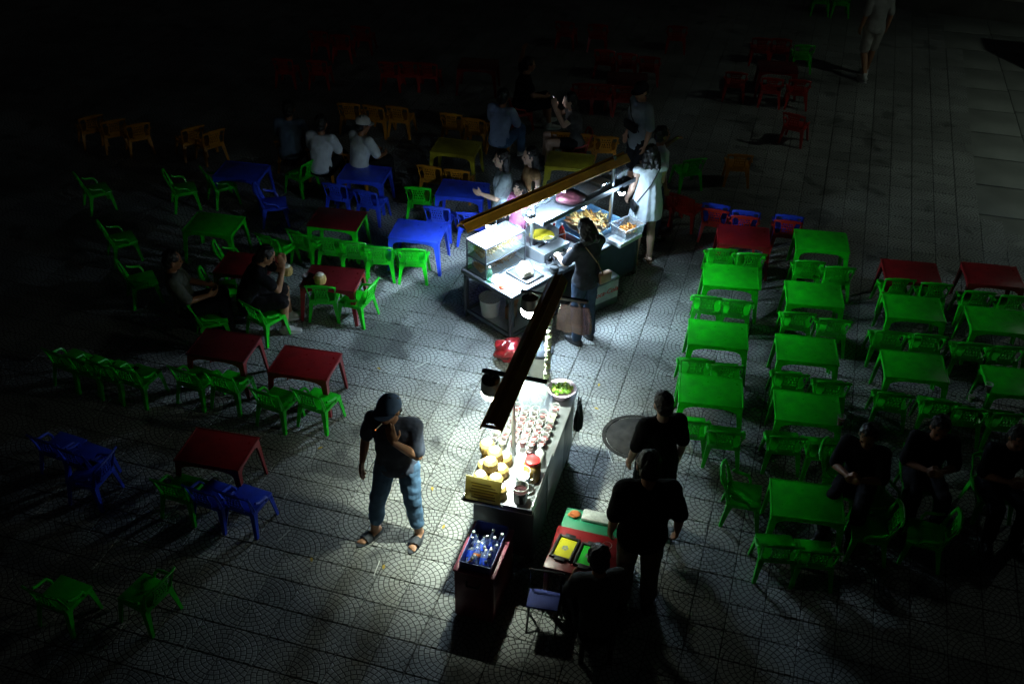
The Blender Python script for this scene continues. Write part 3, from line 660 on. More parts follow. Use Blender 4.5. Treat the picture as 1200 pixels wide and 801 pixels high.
def skewer(p, rot, k, m, label, group):
    t = bpy.data.objects.new('skewer', None); COL.objects.link(t); t.location = p; t.rotation_euler = rot; tag(t, label, 'skewer', group)
    link('stick', SK[k][0], STICK, t); link('food', SK[k][1], m, t)
rg = random.Random(11)
for lev, z, mm in ((0, .235, (SKW[0], SKW[2])), (1, .035, (SKW[1], SKW[1]))):
    for i in range(30):
        a, b, _ = s1(-1.02 + (i % 15) * .037, .20 + rg.uniform(-.015, .015))
        skewer((a, b, SH + z + .038 * (i // 15) + rg.uniform(0, .02)), (R(rg.uniform(8, 22)), 0, R(SA + rg.uniform(-9, 9))), (0, 1)[lev] if rg.random() < .7 else 2, mm[i % 2], ('golden fried ball skewer on the upper shelf of the glass case', 'orange sausage skewer on the lower shelf of the glass case')[lev], ('skewers on the upper case shelf', 'skewers on the lower case shelf')[lev])
# prep tray with wrapped food, board, bottle, sauce
t = thing('steel_tray', 'square steel tray holding wrapped bread on the frying stall', 'tray', s1(-.66, -.17, SH), SA)
part('tray_base', STEEL, t, lambda bm: bx(bm, (0, 0, .006), (.26, .34, .008), bev=.002))
part('tray_rim', STEEL, t, lambda bm: [bx(bm, (0, s * .17, .018), (.27, .010, .03), bev=.003) for s in (-1, 1)] + [bx(bm, (s * .135, 0, .018), (.010, .33, .03), bev=.003) for s in (-1, 1)])
def blob(name, label, cat, loc, rad, m, n=26, amp=.25, seed=1, group=None, pw=14):
    rr = random.Random(seed); bm = newbm(); r = bmesh.ops.create_icosphere(bm, subdivisions=4, radius=1.0)
    dirs = [(Vector((rr.gauss(0, 1), rr.gauss(0, 1), rr.gauss(0, 1))).normalized(), rr.uniform(-1, 1)) for _ in range(n)]
    for v in bm.verts:
        d = v.co.normalized(); k = sum(w * max(0, d.dot(q)) ** pw for q, w in dirs)
        v.co = Vector((d.x * rad[0], d.y * rad[1], d.z * rad[2])) * (1 + amp * k)
        if v.co.z < -rad[2] * .75: v.co.z = -rad[2] * .75 + (v.co.z + rad[2] * .75) * .1
    o = link(name, mesh(name, bm), m, None, (loc[0], loc[1], loc[2] + rad[2] * .78)); return tag(o, label, cat, group)
blob('wrapped_bread', 'pile of pale bread in crumpled clear wrap on the steel tray', 'bread', s1(-.66, -.16, SH + .012), (.10, .13, .065), mat('bread in wrap', (.82, .62, .36), .3, var=.3, vscale=14, spec=.8, col2=(.85, .80, .72)), seed=4)
part('cutting_board', WHITE, None, lambda bm: bx(bm, (0, 0, .008), (.17, .42, .014), bev=.004), loc=s1(-.97, -.16, SH), rot=(0, 0, R(SA))); tag(bpy.data.objects['cutting_board'], 'bright white cutting board at the corner of the frying stall', 'cutting board')
def bottle(name, label, loc, h, r, m, capm, group=None, k=1.0, rot=None):
    t = thing(name, label, 'bottle', loc, 0, group)
    if rot: t.rotation_euler = rot
    part('body', m, t, lambda bm: lathe(bm, [(r * .9, 0), (r, .01), (r, h * .6), (r * .85, h * .70), (r * .38, h * .84), (r * .36, h * .92)], 16))
    part('cap', capm, t, lambda bm: lathe(bm, [(r * .42, h * .90), (r * .42, h), (r * .3, h)], 12))
    return t
GRN = clear('green bottle glass', (.45, .85, .62), .25, .15); REDC = mat('red lid', (.6, .02, .02), .4); SAUCE = mat('chilli sauce', (.55, .06, .01), .3, var=.2)
bottle('glass_bottle', 'pale green bottle standing against the glass case', s1(-1.05, .00, SH), .20, .030, GRN, WHITE)
blob('sauce_dish', 'small heap of red orange chilli on the corner of the frying stall', 'garnish', s1(-1.05, -.19, SH + .001), (.035, .03, .02), SAUCE, seed=8)
# burner box and wok
t = thing('gas_burner', 'steel gas burner box under the wok', 'burner', s1(-.16, .04, SH), SA)
part('box', STEEL, t, lambda bm: bx(bm, (0, 0, .075), (.42, .46, .148), bev=.006)); part('grate', BLACK, t, lambda bm: [bx(bm, (0, k * .07, .157), (.3, .014, .014)) for k in (-1, 0, 1)])
for k in (-.12, .12): part('knob', BLACK, t, lambda bm: tube(bm, [(k, -.23, .08), (k, -.255, .08)], .02, 12))
t = thing('wok', 'wide steel wok of yellow oil on the burner', 'wok', s1(-.16, .06, SH + .165), SA)
WOKM = mat('worn wok steel', (.42, .44, .47), .3, .9, var=.3, vscale=10)
part('bowl', WOKM, t, lambda bm: lathe(bm, [(.04, 0), (.10, .015), (.16, .05), (.195, .10), (.20, .104), (.188, .10), (.152, .054), (.09, .022), (.0, .012)], 32, cap1=False))
part('oil', mat('frying oil', (.55, .42, .03), .08, spec=.8, var=.2), t, lambda bm: lathe(bm, [(.148, .055), (.0, .055)], 32, cap0=False, cap1=False))
for s in (-1, 1): part('handle', WOKM, t, lambda bm: tube(bm, [(-.05, s * .19, .10), (-.045, s * .225, .125), (.045, s * .225, .125), (.05, s * .19, .10)], .007, 8))
t = thing('frying_strainer', 'round wire strainer resting on the wok edge', 'strainer', s1(-.24, -.13, SH + .28), SA)
part('hoop', STEEL, t, lambda bm: tube(bm, [(.07 * math.cos(a * .314), .07 * math.sin(a * .314), 0) for a in range(21)], .004, 6)); part('net', STEEL, t, lambda bm: [tube(bm, [(-.06, k * .014, -.012), (.06, k * .014, -.012)], .0016, 4) for k in range(-4, 5)])
part('handle', STEEL, t, lambda bm: tube(bm, [(.07, 0, 0), (.26, -.10, .04)], .006, 8))
# tongs and clutter between burner and cook
for i in range(7):
    x, y = -.42 + rg.uniform(-.02, .34), -.31 + rg.uniform(-.05, .05)
    t = thing('cooking_tongs', 'pair of steel tongs in the clutter at the edge of the frying stall', 'tongs', s1(x, y, SH + .012 + i * .012), SA + rg.uniform(-70, 70), 'tongs on the frying stall')
    for s in (-1, 1): part('arm', STEEL, t, lambda bm: tube(bm, [(-.13, 0, 0), (0, s * .02, 0), (.12, s * .012, .004)], [.006, .009, .006], 6))
for i, (x, y, c) in enumerate([(-.38, -.36, (.02, .02, .02)), (-.30, -.22, (.05, .05, .06)), (-.22, -.37, (.3, .31, .33))]):
    t = thing('sauce_pot', ['black sauce pot by the tongs', 'dark pot behind the tongs', 'steel sauce pot by the cook'][i], 'pot', s1(x, y, SH), 0)
    part('pot', mat('pot %d' % i, c, .35, .6 if i == 2 else .1), t, lambda bm: lathe(bm, [(.045, 0), (.05, .01), (.052, .075), (.055, .078), (.049, .076), (.046, .02), (0, .018)], 18, cap1=False)); part('handle', BLACK, t, lambda bm: tube(bm, [(.05, 0, .065), (.13, .01, .085)], .008, 6))
# sauce bottles, white box
for i, (x, y, m, l) in enumerate([(.16, .02, SAUCE, 'red chilli sauce bottle behind the wok'), (.22, .10, mat('ketchup', (.5, .02, .02), .35), 'dark red ketchup bottle behind the wok'), (.15, .16, mat('mayonnaise', (.8, .74, .5), .4), 'cream mayonnaise bottle behind the wok')]):
    bottle('sauce_bottle', l, s1(x, y, SH), .21, .034, m, (REDC, WHITE, REDC)[i])
part('paper_carton', WHITE, None, lambda bm: (bx(bm, (0, 0, .09), (.20, .16, .18), bev=.003, taper=(.8, .8))), loc=s1(.17, .30, SH), rot=(0, 0, R(SA + 8))); tag(bpy.data.objects['paper_carton'], 'bright white paper carton behind the sauce bottles', 'carton')
t = thing('pink_cup_stack', 'pink paper cup holder at the customer side of the frying stall', 'cup', s1(-.32, .31, SH)); part('cup', mat('pink paper', (.8, .22, .45), .6), t, lambda bm: lathe(bm, [(.05, 0), (.068, .22), (.062, .22), (.045, .01)], 20, cap1=True)); part('napkins', WHITE, t, lambda bm: [bx(bm, (rg.uniform(-.02, .02), rg.uniform(-.02, .02), .25), (.004, .07, .09), rot=(rg.uniform(-12, 12), rg.uniform(-20, 20), k * 50)) for k in range(5)])
# blue tray, heaped round tray
t = thing('blue_tray', 'pale blue plastic tray under the round heap of skewers', 'tray', s1(.66, .09, SH), SA)
BLT = mat('pale blue plastic', (.22, .42, .62), .4, var=.15)
part('tray_base', BLT, t, lambda bm: bx(bm, (0, 0, .008), (.72, .58, .012), bev=.003)); part('tray_rim', BLT, t, lambda bm: [bx(bm, (0, s * .295, .035), (.74, .014, .07), bev=.004) for s in (-1, 1)] + [bx(bm, (s * .365, 0, .035), (.014, .57, .07), bev=.004) for s in (-1, 1)])
t = thing('round_tray', 'round steel tray heaped with skewers', 'tray', s1(.64, .06, SH + .02), SA)
part('dish', STEEL, t, lambda bm: lathe(bm, [(.20, 0), (.22, .01), (.265, .06), (.27, .062), (.258, .055), (.20, .02), (0, .018)], 36, cap1=False))
for i in range(64):
    a = rg.uniform(0, 2 * math.pi); q = .23 * math.sqrt(rg.random()); x, y = .64 + q * math.cos(a), .06 + q * math.sin(a)
    k = rg.choice((0, 1, 1, 2)); A, B, _ = s1(x, y)
    skewer((A, B, SH + .055 + .085 * (1 - (q / .25) ** 2) + rg.uniform(0, .018)), (R(rg.uniform(-14, 14)), R(rg.uniform(-12, 12)), R(rg.gauss(SA - 12, 30))), k, rg.choice((SKW[0], SKW[2], SKW[2], SKW[1], SKW[3])), 'fried skewer in the heap on the round tray', 'skewers heaped on the round tray')
# plastic bin of chopped food on a white lid
t = thing('clear_bin', 'clear plastic bin of chopped food at the end of the frying stall', 'bin', s1(.84, -.40, SH + .055), SA - 5)
part('bin_floor', FILM, t, lambda bm: bx(bm, (0, 0, .004), (.27, .22, .005))); part('bin_wall', FILM, t, lambda bm: [bx(bm, (0, s * .122, .06), (.30, .004, .12), rot=(-s * 6, 0, 0)) for s in (-1, 1)] + [bx(bm, (s * .147, 0, .06), (.004, .24, .12), rot=(0, s * 6, 0)) for s in (-1, 1)])
part('bin_rim', FILM, t, lambda bm: [bx(bm, (0, s * .132, .122), (.34, .022, .006), bev=.002) for s in (-1, 1)] + [bx(bm, (s * .160, 0, .122), (.022, .25, .006), bev=.002) for s in (-1, 1)])
def morsels(bm, n, sx, sy, z, r, rr):
    for i in range(n): bx(bm, (rr.uniform(-sx, sx), rr.uniform(-sy, sy), z + rr.uniform(0, .02)), (r * rr.uniform(.7, 1.4), r * rr.uniform(.7, 1.4), r * .7), rot=(rr.uniform(0, 90), rr.uniform(0, 90), rr.uniform(0, 90)), bev=r * .15)
o = part('chopped_food', SKW[1], None, lambda bm: morsels(bm, 90, .11, .085, .035, .03, random.Random(5)), loc=s1(.84, -.40, SH + .055), rot=(0, 0, R(SA - 5))); tag(o, 'chopped orange food filling the clear bin', 'food', kind='stuff')
part('foam_box', WHITE, None, lambda bm: bx(bm, (0, 0, .027), (.40, .22, .052), bev=.006), loc=s1(.76, -.43, SH + .001), rot=(0, 0, R(SA))); tag(bpy.data.objects['foam_box'], 'flat white foam box under the clear bin', 'box')
# things on the overhead rack
for i, (x, y, sx, sy, sz) in enumerate([(.52, .0, .20, .22, .07), (.76, .0, .20, .20, .09), (.98, .0, .10, .2, .14), (1.10, .0, .10, .2, .15)]):
    t = thing('plastic_box', ['low clear box on the overhead rack beside the maroon bag', 'clear box with tilted lid in the middle of the rack', 'clear cup sleeve near the rack end', 'clear cup sleeve at the very end of the rack'][i], 'box', s1(x, y, 1.178), SA + rg.uniform(-9, 9))
    part('box', FILM, t, lambda bm: bx(bm, (0, 0, sz / 2), (sx, sy, sz), bev=.008, taper=(.85, .85))); part('lid', FILM, t, lambda bm: bx(bm, (0, 0, sz + .008), (sx + .02, sy + .02, .006), rot=(0, rg.uniform(-9, 9) if i == 1 else 0, 0)))
blob('maroon_bag', 'dark maroon bag lying on the overhead rack', 'bag', s1(.22, .0, 1.178), (.17, .13, .075), mat('maroon film', (.07, .02, .028), .3, var=.4, vscale=9, spec=.7), seed=12)
# under-shelf goods
t = thing('white_bucket', 'white bucket on the bottom shelf of the frying stall', 'bucket', s1(-.93, .12, .094)); part('bucket', WHITE, t, lambda bm: lathe(bm, [(.10, 0), (.125, .22), (.13, .225), (.118, .22), (.09, .01)], 24)); part('lid', FILM, t, lambda bm: lathe(bm, [(.132, .226), (.132, .240), (0, .242)], 24, cap1=False))
t = thing('brown_carton', 'small brown carton leaning on the bottom shelf', 'carton', s1(-.80, -.10, .094), SA + 20); part('carton', mat('brown card', (.26, .15, .08), .8, var=.2), t, lambda bm: bx(bm, (0, 0, .085), (.12, .10, .17), bev=.003)); part('flap', mat('brown card', (.26, .15, .08)), t, lambda bm: bx(bm, (.07, 0, .19), (.06, .10, .004), rot=(0, -40, 0)))
bottle('dark_bottle', 'dark bottle on the bottom shelf by the corner leg', s1(-.93, -.24, .094), .24, .035, mat('dark glass', (.02, .035, .02), .15), BLACK)
t = thing('storage_bin', 'grey green storage bin on the bottom shelf under the tray', 'bin', s1(-.45, -.05, .094), SA); part('bin', mat('grey green plastic', (.30, .36, .33), .5, var=.15), t, lambda bm: bx(bm, (0, 0, .17), (.50, .42, .34), bev=.02, taper=(.88, .88))); part('lid', WHITE, t, lambda bm: bx(bm, (0, 0, .352), (.54, .46, .022), bev=.008))
# drink crate leaning at the front
t = thing('drink_crate', 'dark crate with white and red cursive drink lettering beside the cook', 'crate', s1(.22, -.52, 0), SA - 8)
part('crate_body', mat('crate grey', (.10, .11, .11), .5, var=.25), t, lambda bm: bx(bm, (0, 0, .19), (.50, .20, .38), bev=.012)); part('panel', mat('panel off white', (.48, .48, .46), .5, var=.3), t, lambda bm: bx(bm, (.02, -.103, .22), (.42, .006, .24), bev=.002))
def text(body, size, m, parent, loc, rot, depth=.002, name='lettering', shear=0.):
    cu = bpy.data.curves.new(name, 'FONT'); cu.body = body; cu.size = size; cu.extrude = depth; cu.align_x = 'CENTER'; cu.align_y = 'CENTER'; cu.shear = shear; cu.resolution_u = 4
    tmp = bpy.data.objects.new('tmp', cu); COL.objects.link(tmp); dg = bpy.context.evaluated_depsgraph_get()
    me = bpy.data.meshes.new_from_object(tmp.evaluated_get(dg)); bpy.data.objects.remove(tmp)
    me.materials.clear(); return link(name, me, m, parent, loc, rot)
text('Coca-Cola', .095, REDC, t, (.02, -.1085, .22), (R(90), 0, 0), shear=.35)
part('blue_packet', mat('blue packet', (.04, .22, .6), .4), None, lambda bm: (bx(bm, (0, 0, .075), (.05, .10, .15), bev=.006)), loc=s1(.32, -.36, SH), rot=(0, 0, R(SA))); tag(bpy.data.objects['blue_packet'], 'small blue packet at the table edge behind the cook', 'packet')

# ------------------------------------------------------------------ drink cart (long axis along the paving)
CX, CY, CA, CH = .13, 7.33, 75, .84
def c2(x, y, z=0.):
    c, s = math.cos(R(CA)), math.sin(R(CA)); return (CX + x * c - y * s, CY + x * s + y * c, z)
ct = thing('drink_cart', 'steel drink cart with rows of cups, coconuts and a lamp mast', 'food cart', (CX, CY, 0), CA)
part('tabletop', STEEL, ct, lambda bm: bx(bm, (0, 0, CH - .012), (1.76, .60, .024), bev=.004))
part('cabinet', mat('blue grey steel', (.16, .19, .23), .42, .3, var=.3, vscale=5, rvar=.15), ct, lambda bm: bx(bm, (.08, 0, .46), (1.55, .54, .71), bev=.008))
for s in (-1, 1): part('side_rail', STEEL, ct, lambda bm: bx(bm, (-.52, s * .296, CH + .035), (.70, .008, .07) if s < 0 else (.70, .008, .03), bev=.002))
part('front_rail', DARKSTEEL, ct, lambda bm: bx(bm, (-.876, 0, CH + .01), (.012, .60, .05), bev=.003))
for x in (-.62, .72):
    for s in (-1, 1):
        w = part('wheel', BLACK, ct, lambda bm: tube(bm, [(x, s * .25 - .018, .06), (x, s * .25 + .018, .06)], .058, 18)); part('hub', STEEL, w, lambda bm: tube(bm, [(x, s * .25 - .022, .06), (x, s * .25 + .022, .06)], .022, 12))
part('door', STEEL, ct, lambda bm: bx(bm, (.10, -.274, .46), (.62, .008, .56), bev=.003))
part('mast', STEEL, ct, lambda bm: tube(bm, [(-.22, .04, CH), (-.50, -.01, 1.93)], .019, 10))
part('mast', STEEL, ct, lambda bm: bx(bm, (.745, -.02, (CH + 1.93) / 2), (.034, .034, 1.93 - CH - .002), bev=.003))
part('crossbar', DARKSTEEL, ct, lambda bm: bx(bm, (-.48, -.02, 1.925), (.03, .54, .03), bev=.003))
part('crossbar', DARKSTEEL, ct, lambda bm: bx(bm, (.745, -.05, 1.915), (.03, .62, .03), bev=.003))
bpy.data.objects['canopy_beam']
beam('canopy_beam', 'dark orange channel beam on the mast of the drink cart', 2.16, (*c2(-.12, -.035)[:2], 1.945), CA)
lamp(*c2(-.52, .165)[:2], 1.715, NEUT, 'lit lamp on the crossbar end over the cups and coconuts', 'lamps on the drink cart', 1.25, 1.915, .080, .034, 12, .060, .05)
lamp(*c2(.71, .165)[:2], 1.705, NEUT2, 'lit lamp on the crossbar end between the two stalls', 'lamps on the drink cart', 1.25, 1.905, .072, .034, 0, .060, .035)
# cups
CUPA = None; cups = []
for i in range(12):
    for j in range(6):
        x = -.20 + i * .084 + (j % 2) * .03; y = .245 - j * .085
        if x > .70 or (x > .36 and -.12 < y < .20) or (x > .50 and y < -.05) or (x > .38 and y > .22 and i % 3 == 0): continue
        if x < -.10 and y < -.1: continue
        if abs(x + .22) < .06 and abs(y - .03) < .06: continue
        cups.append((x + rg.uniform(-.006, .006), y + rg.uniform(-.006, .006)))
DR = [mat('red jelly drink', (.13, .012, .016), .2, var=.5, vscale=30), mat('dark bean drink', (.06, .03, .025), .25, var=.5, vscale=30), mat('pale syrup', (.42, .38, .28), .25, var=.4, vscale=25), mat('pink syrup', (.26, .06, .07), .25, var=.4, vscale=25)]
def cupmeshes():
    bm = newbm(); lathe(bm, [(.026, 0), (.0375, .10), (.0395, .102), (.0395, .106), (.036, .104)], 18, cap1=False); a = mesh('cup', bm)
    bm = newbm(); lathe(bm, [(.0255, .004), (.0325, .065), (.0, .067)], 16, cap1=False); b = mesh('drink', bm)
    bm = newbm(); tube(bm, [(.0385 * math.cos(k * .349), .0385 * math.sin(k * .349), .105) for k in range(19)], .0022, 5); c = mesh('rim', bm)
    return a, b, c
CUPS = cupmeshes(); RIMM = mat('cup rim', (.45, .47, .46), .3)
for x, y in cups:
    k = rg.choice((0, 0, 3, 1, 2)) if y < .08 else rg.choice((2, 1, 2, 0))
    t = thing('drink_cup', ['clear cup of red jelly drink on the drink cart', 'clear cup of dark bean drink on the drink cart', 'clear cup of pale syrup drink on the drink cart', 'clear cup of pink syrup drink on the drink cart'][k], 'cup', c2(x, y, CH), rg.uniform(0, 90), 'cups lined up on the drink cart')
    link('cup', CUPS[0], CUPM, t); link('drink', CUPS[1], DR[k], t); link('rim', CUPS[2], RIMM, t)
# coconuts
COCO = mat('peeled coconut', (.50, .33, .10), .6, var=.35, vscale=14, bump=.25, bscale=50); COCOT = mat('coconut cut top', (.80, .76, .62), .6, var=.1)
def coconut(p, k, label, group, tilt=0):
    t = bpy.data.objects.new('coconut', None); COL.objects.link(t); t.location = p; t.rotation_euler = (R(rg.uniform(-tilt, tilt)), R(rg.uniform(-tilt, tilt)), rg.uniform(0, 6)); tag(t, label, 'coconut', group)
    part('husk', COCO, t, lambda bm: lathe(bm, [(.05 * k, 0), (.062 * k, .008 * k), (.070 * k, .05 * k), (.066 * k, .085 * k), (.048 * k, .112 * k)], 12), ang=25)
    part('cut_top', COCOT, t, lambda bm: lathe(bm, [(.047 * k, .112 * k), (.026 * k, .128 * k), (0, .130 * k)], 12, cap1=False), ang=25)
for i, (x, y, z) in enumerate([(-.36, .225, 0), (-.36, .085, 0), (-.50, .22, 0), (-.51, .075, 0), (-.64, .215, 0), (-.65, .08, 0), (-.43, .15, .105), (-.57, .155, .105), (-.37, .24, .118), (-.76, .02, 0)]):
    coconut(c2(x, y, CH + .001 + z), 1.0, 'trimmed tan coconut %s on the drink cart' % ('stacked on top of the pile' if z else 'at the bottom of the pile'), 'coconuts on top of the pile' if z else 'coconuts at the bottom of the pile', 4)
# jar, jugs, white bottle
t = thing('screw_top_jar', 'amber jar with a red lid on the drink cart', 'jar', c2(-.47, -.19, CH)); part('jar', mat('amber syrup', (.55, .30, .07), .12, spec=.8, var=.3), t, lambda bm: lathe(bm, [(.07, 0), (.075, .01), (.075, .17), (.06, .19)], 24)); part('lid', REDC, t, lambda bm: lathe(bm, [(.064, .188), (.066, .19), (.066, .22), (.06, .225), (0, .226)], 24, cap1=False))
def jug(x, y, h, r, liquid, label):
    t = thing('plastic_jug', label, 'jug', c2(x, y, CH), 30)
    part('wall', CUPM, t, lambda bm: lathe(bm, [(r * .9, 0), (r, h), (r * 1.05, h + .004), (r * .95, h)], 24, cap1=False)); part('handle', CUPM, t, lambda bm: tube(bm, [(r, 0, h * .9), (r + .045, 0, h * .8), (r + .045, 0, h * .35), (r * .95, 0, h * .25)], .008, 8))
    part('drink', liquid, t, lambda bm: lathe(bm, [(r * .87, .004), (r * .93, h * .72), (0, h * .73)], 24, cap1=False)); part('rim', RIMM, t, lambda bm: tube(bm, [(r * 1.02 * math.cos(k * .262), r * 1.02 * math.sin(k * .262), h) for k in range(25)], .004, 6))
jug(-.76, -.165, .17, .066, mat('dark cola', (.03, .012, .014), .1), 'clear jug of dark drink at the end of the drink cart')
jug(-.615, -.145, .21, .062, mat('milky water', (.55, .62, .70), .2), 'tall milky clear jug behind the dark drink')
bottle('white_bottle', 'white bottle between the jar and the cups', c2(-.29, -.22, CH), .24, .045, mat('milk white', (.75, .76, .74), .3), WHITE)
# clear bag of lids, bowl of limes
def bag(name, label, loc, rad, m, seed, group=None):
    o = blob(name, label, 'bag', loc, rad, m, n=60, amp=.20, seed=seed, group=group); return o
lb = blob('clear_bag', 'big clear bag of cup lids standing among the cups', 'bag', c2(.50, .06, CH + .001), (.15, .14, .13), FILM, n=60, amp=.20, seed=21)
for k in range(9):
    part('dome_lid', CUPM, lb, lambda bm: lathe(bm, [(.044, 0), (.042, .004), (.034, .018), (.02, .026), (0, .028)], 16, cap0=False, cap1=False), loc=(rg.uniform(-.06, .06), rg.uniform(-.06, .06), -.07 + k * .016), rot=(rg.uniform(-.6, .6), rg.uniform(-.6, .6), 0))
t = thing('lime_bowl', 'pale pink plastic bowl of green limes on the drink cart', 'bowl', c2(.70, -.17, CH)); BOWL = mat('pale pink plastic', (.72, .56, .70), .4, var=.1)
part('bowl', BOWL, t, lambda bm: lathe(bm, [(.075, 0), (.085, .006), (.125, .085), (.142, .09), (.142, .096), (.122, .092), (.08, .016), (0, .014)], 32, cap1=False))
LIME = mat('lime green', (.12, .27, .02), .35, var=.3, vscale=30); LIME2 = mat('pale lime green', (.30, .42, .05), .35, var=.3, vscale=30); bm = newbm(); ell(bm, (0, 0, 0), (.019, .019, .022), n=10, m=7); LM = mesh('lime', bm)
for i in range(46):
    a = rg.uniform(0, 6.283); q = .096 * math.sqrt(rg.random()); p = c2(.70, -.17)
    o = link('lime', LM, LIME if i % 3 else LIME2, None, (p[0] + q * math.cos(a), p[1] + q * math.sin(a), CH + .072 + .025 * (1 - q / .1) + rg.uniform(0, .012)), (rg.uniform(0, 3), rg.uniform(0, 3), 0)); tag(o, 'small green lime in the pink bowl', 'lime', 'limes in the pink bowl')
# menu board
def paper(name, col):
    m = mat(name, col, .6, var=.25, vscale=10); t = m.node_tree; b = t.nodes['Principled BSDF']; tl = t.nodes.new('ShaderNodeBsdfTranslucent'); tl.inputs[0].default_value = (*col, 1)
    mx = t.nodes.new('ShaderNodeMixShader'); mx.inputs[0].default_value = .45; t.links.new(b.outputs[0], mx.inputs[1]); t.links.new(tl.outputs[0], mx.inputs[2]); t.links.new(mx.outputs[0], t.nodes['Material Output'].inputs[0]); return m
t = thing('menu_board', 'yellowed menu board at the corner of the drink cart', 'sign', c2(-.86, .13, CH + .03), CA - 90)
part('board', paper('yellowed card', (.46, .40, .15)), t, lambda bm: bx(bm, (0, 0, .10), (.31, .012, .23), rot=(-14, 0, 0), bev=.003)); part('ledge', DARKSTEEL, t, lambda bm: bx(bm, (.0, -.012, -.015), (.36, .05, .02), bev=.003))
for k in range(6): part('menu_line', mat('menu ink', (.16, .12, .05), .6), t, lambda bm: bx(bm, (rg.uniform(-.02, .02), -.0085 + (.16 - k * .026 - .10) * .2493, .10 + (.16 - k * .026 - .10)), (.17 + rg.uniform(0, .06), .004, .008), rot=(-14, 0, 0)))
# garland chain, hanging bags
t = thing('lid_chain', 'string of pale plastic lids hanging from the crossbar above the lime bowl', 'garland', (.335, 8.015, .93))
CHN = mat('pale green plastic', (.62, .70, .42), .4, var=.3, vscale=20)
part('string', WHITE, t, lambda bm: tube(bm, [(0, 0, .0), (.004, 0, .4), (0, .0, .98)], .003, 5))
for k in range(20): part('lid', CHN if k % 3 else WHITE, t, lambda bm: lathe(bm, [(.030, 0), (.032, .008), (.022, .014), (.006, .015)], 14), loc=(rg.uniform(-.008, .008), rg.uniform(-.006, .006), .03 + k * .040), rot=(rg.uniform(-.7, .7), rg.uniform(-.7, .7), 0))
def hangbag(name, label, loc, w, h, d, m, seed, rz):
    rr = random.Random(seed); t = thing(name, label, 'bag', loc, rz)
    def f(bm):
        rs = []; ph = [rr.uniform(-1, 1) for _ in range(24)]
        for k in range(13):
            z = -h * k / 12; q = .80 + .20 * min(1, k / 6); rs.append([bm.verts.new((math.copysign(abs(math.cos(a * .2618)) ** .7, math.cos(a * .2618)) * w / 2 * q * (1 + rr.uniform(-.03, .03)), math.sin(a * .2618) * d / 2 * (.3 + .7 * min(1, k / 8)) * (1 + .5 * ph[a]), z + rr.uniform(-.006, .006))) for a in range(24)])
        skinrings(bm, rs)
    part('sack', m, t, f); part('handle', m, t, lambda bm: [tube(bm, [(-w * .15, s * .01, 0), (-w * .07, s * .012, .07), (w * .07, s * .012, .07), (w * .15, s * .01, 0)], .005, 6) for s in (-1, 1)])
    return t
hangbag('carrier_bag', 'pinkish clear carrier bag hanging from the crossbar in front of the cook', (*c2(.755, -.24)[:2], 1.84), .33, .27, .06, clear('pink film', (.72, .58, .62), .26, .14, .25), 3, CA - 90)
hangbag('dark_pouch', 'dark cloth pouch hanging on the side of the drink cart', (*c2(.72, -.345)[:2], .78), .14, .30, .07, mat('dark navy cloth', (.03, .035, .05), .8, var=.3), 6, CA)
blob('red_rubbish_bag', 'shiny red plastic bag on the ground under the lamp between the stalls', 'bag', (-.03, 9.66, 0), (.16, .14, .13), mat('red film', (.34, .015, .02), .22, var=.6, vscale=9, spec=.9), n=150, amp=.22, seed=31, pw=34)
blob('tan_packet', 'tan paper packet beside the red bag', 'packet', (-.10, 9.80, 0), (.09, .05, .08), mat('tan paper', (.42, .28, .14), .7, var=.2), seed=33)
t = thing('lidded_pail', 'pale lidded pail under the beam between the stalls', 'bucket', (.30, 9.42, 0)); part('pail', mat('pale grey plastic', (.42, .42, .40), .5, var=.15), t, lambda bm: lathe(bm, [(.12, 0), (.14, .28), (.15, .285)], 28)); part('lid', DARKSTEEL, t, lambda bm: lathe(bm, [(.153, .283), (.153, .31), (.13, .32), (0, .322)], 28, cap1=False))

# ------------------------------------------------------------------ ice cooler, order table
CLX, CLY = -.20, 6.26
t = thing('ice_cooler', 'open maroon ice box full of bottles beside the drink cart', 'cooler', (CLX, CLY, 0), -16)
CLR = mat('maroon plastic', (.16, .025, .045), .45, var=.25, vscale=5); CLI = mat('cooler liner', (.10, .14, .46), .4, var=.2)
part('tub', CLR, t, lambda bm: ([bx(bm, (s * .155, 0, .275), (.035, .56, .54), bev=.012) for s in (-1, 1)], [bx(bm, (0, s * .265, .275), (.31, .035, .54), bev=.012) for s in (-1, 1)], bx(bm, (0, 0, .03), (.31, .53, .04))))
part('rim', mat('pink maroon plastic', (.34, .07, .12), .4, var=.15), t, lambda bm: [bx(bm, (s * .158, 0, .552), (.045, .58, .02), bev=.007) for s in (-1, 1)] + [bx(bm, (0, s * .272, .552), (.275, .04, .02), bev=.007) for s in (-1, 1)])
part('liner', CLI, t, lambda bm: [bx(bm, (s * .134, 0, .44), (.006, .49, .38)) for s in (-1, 1)] + [bx(bm, (0, s * .243, .44), (.27, .006, .38)) for s in (-1, 1)] + [bx(bm, (0, 0, .44), (.26, .48, .01))])
part('handle', BLACK, t, lambda bm: tube(bm, [(-.06, -.285, .46), (-.05, -.32, .44), (.05, -.32, .44), (.06, -.285, .46)], .010, 8))
WB = clear('water bottle plastic', (.55, .68, .98), .34, .22, .08); BLUEL = mat('blue label', (.02, .08, .65), .35, var=.2); ORL = mat('orange label', (.6, .16, .02), .4)
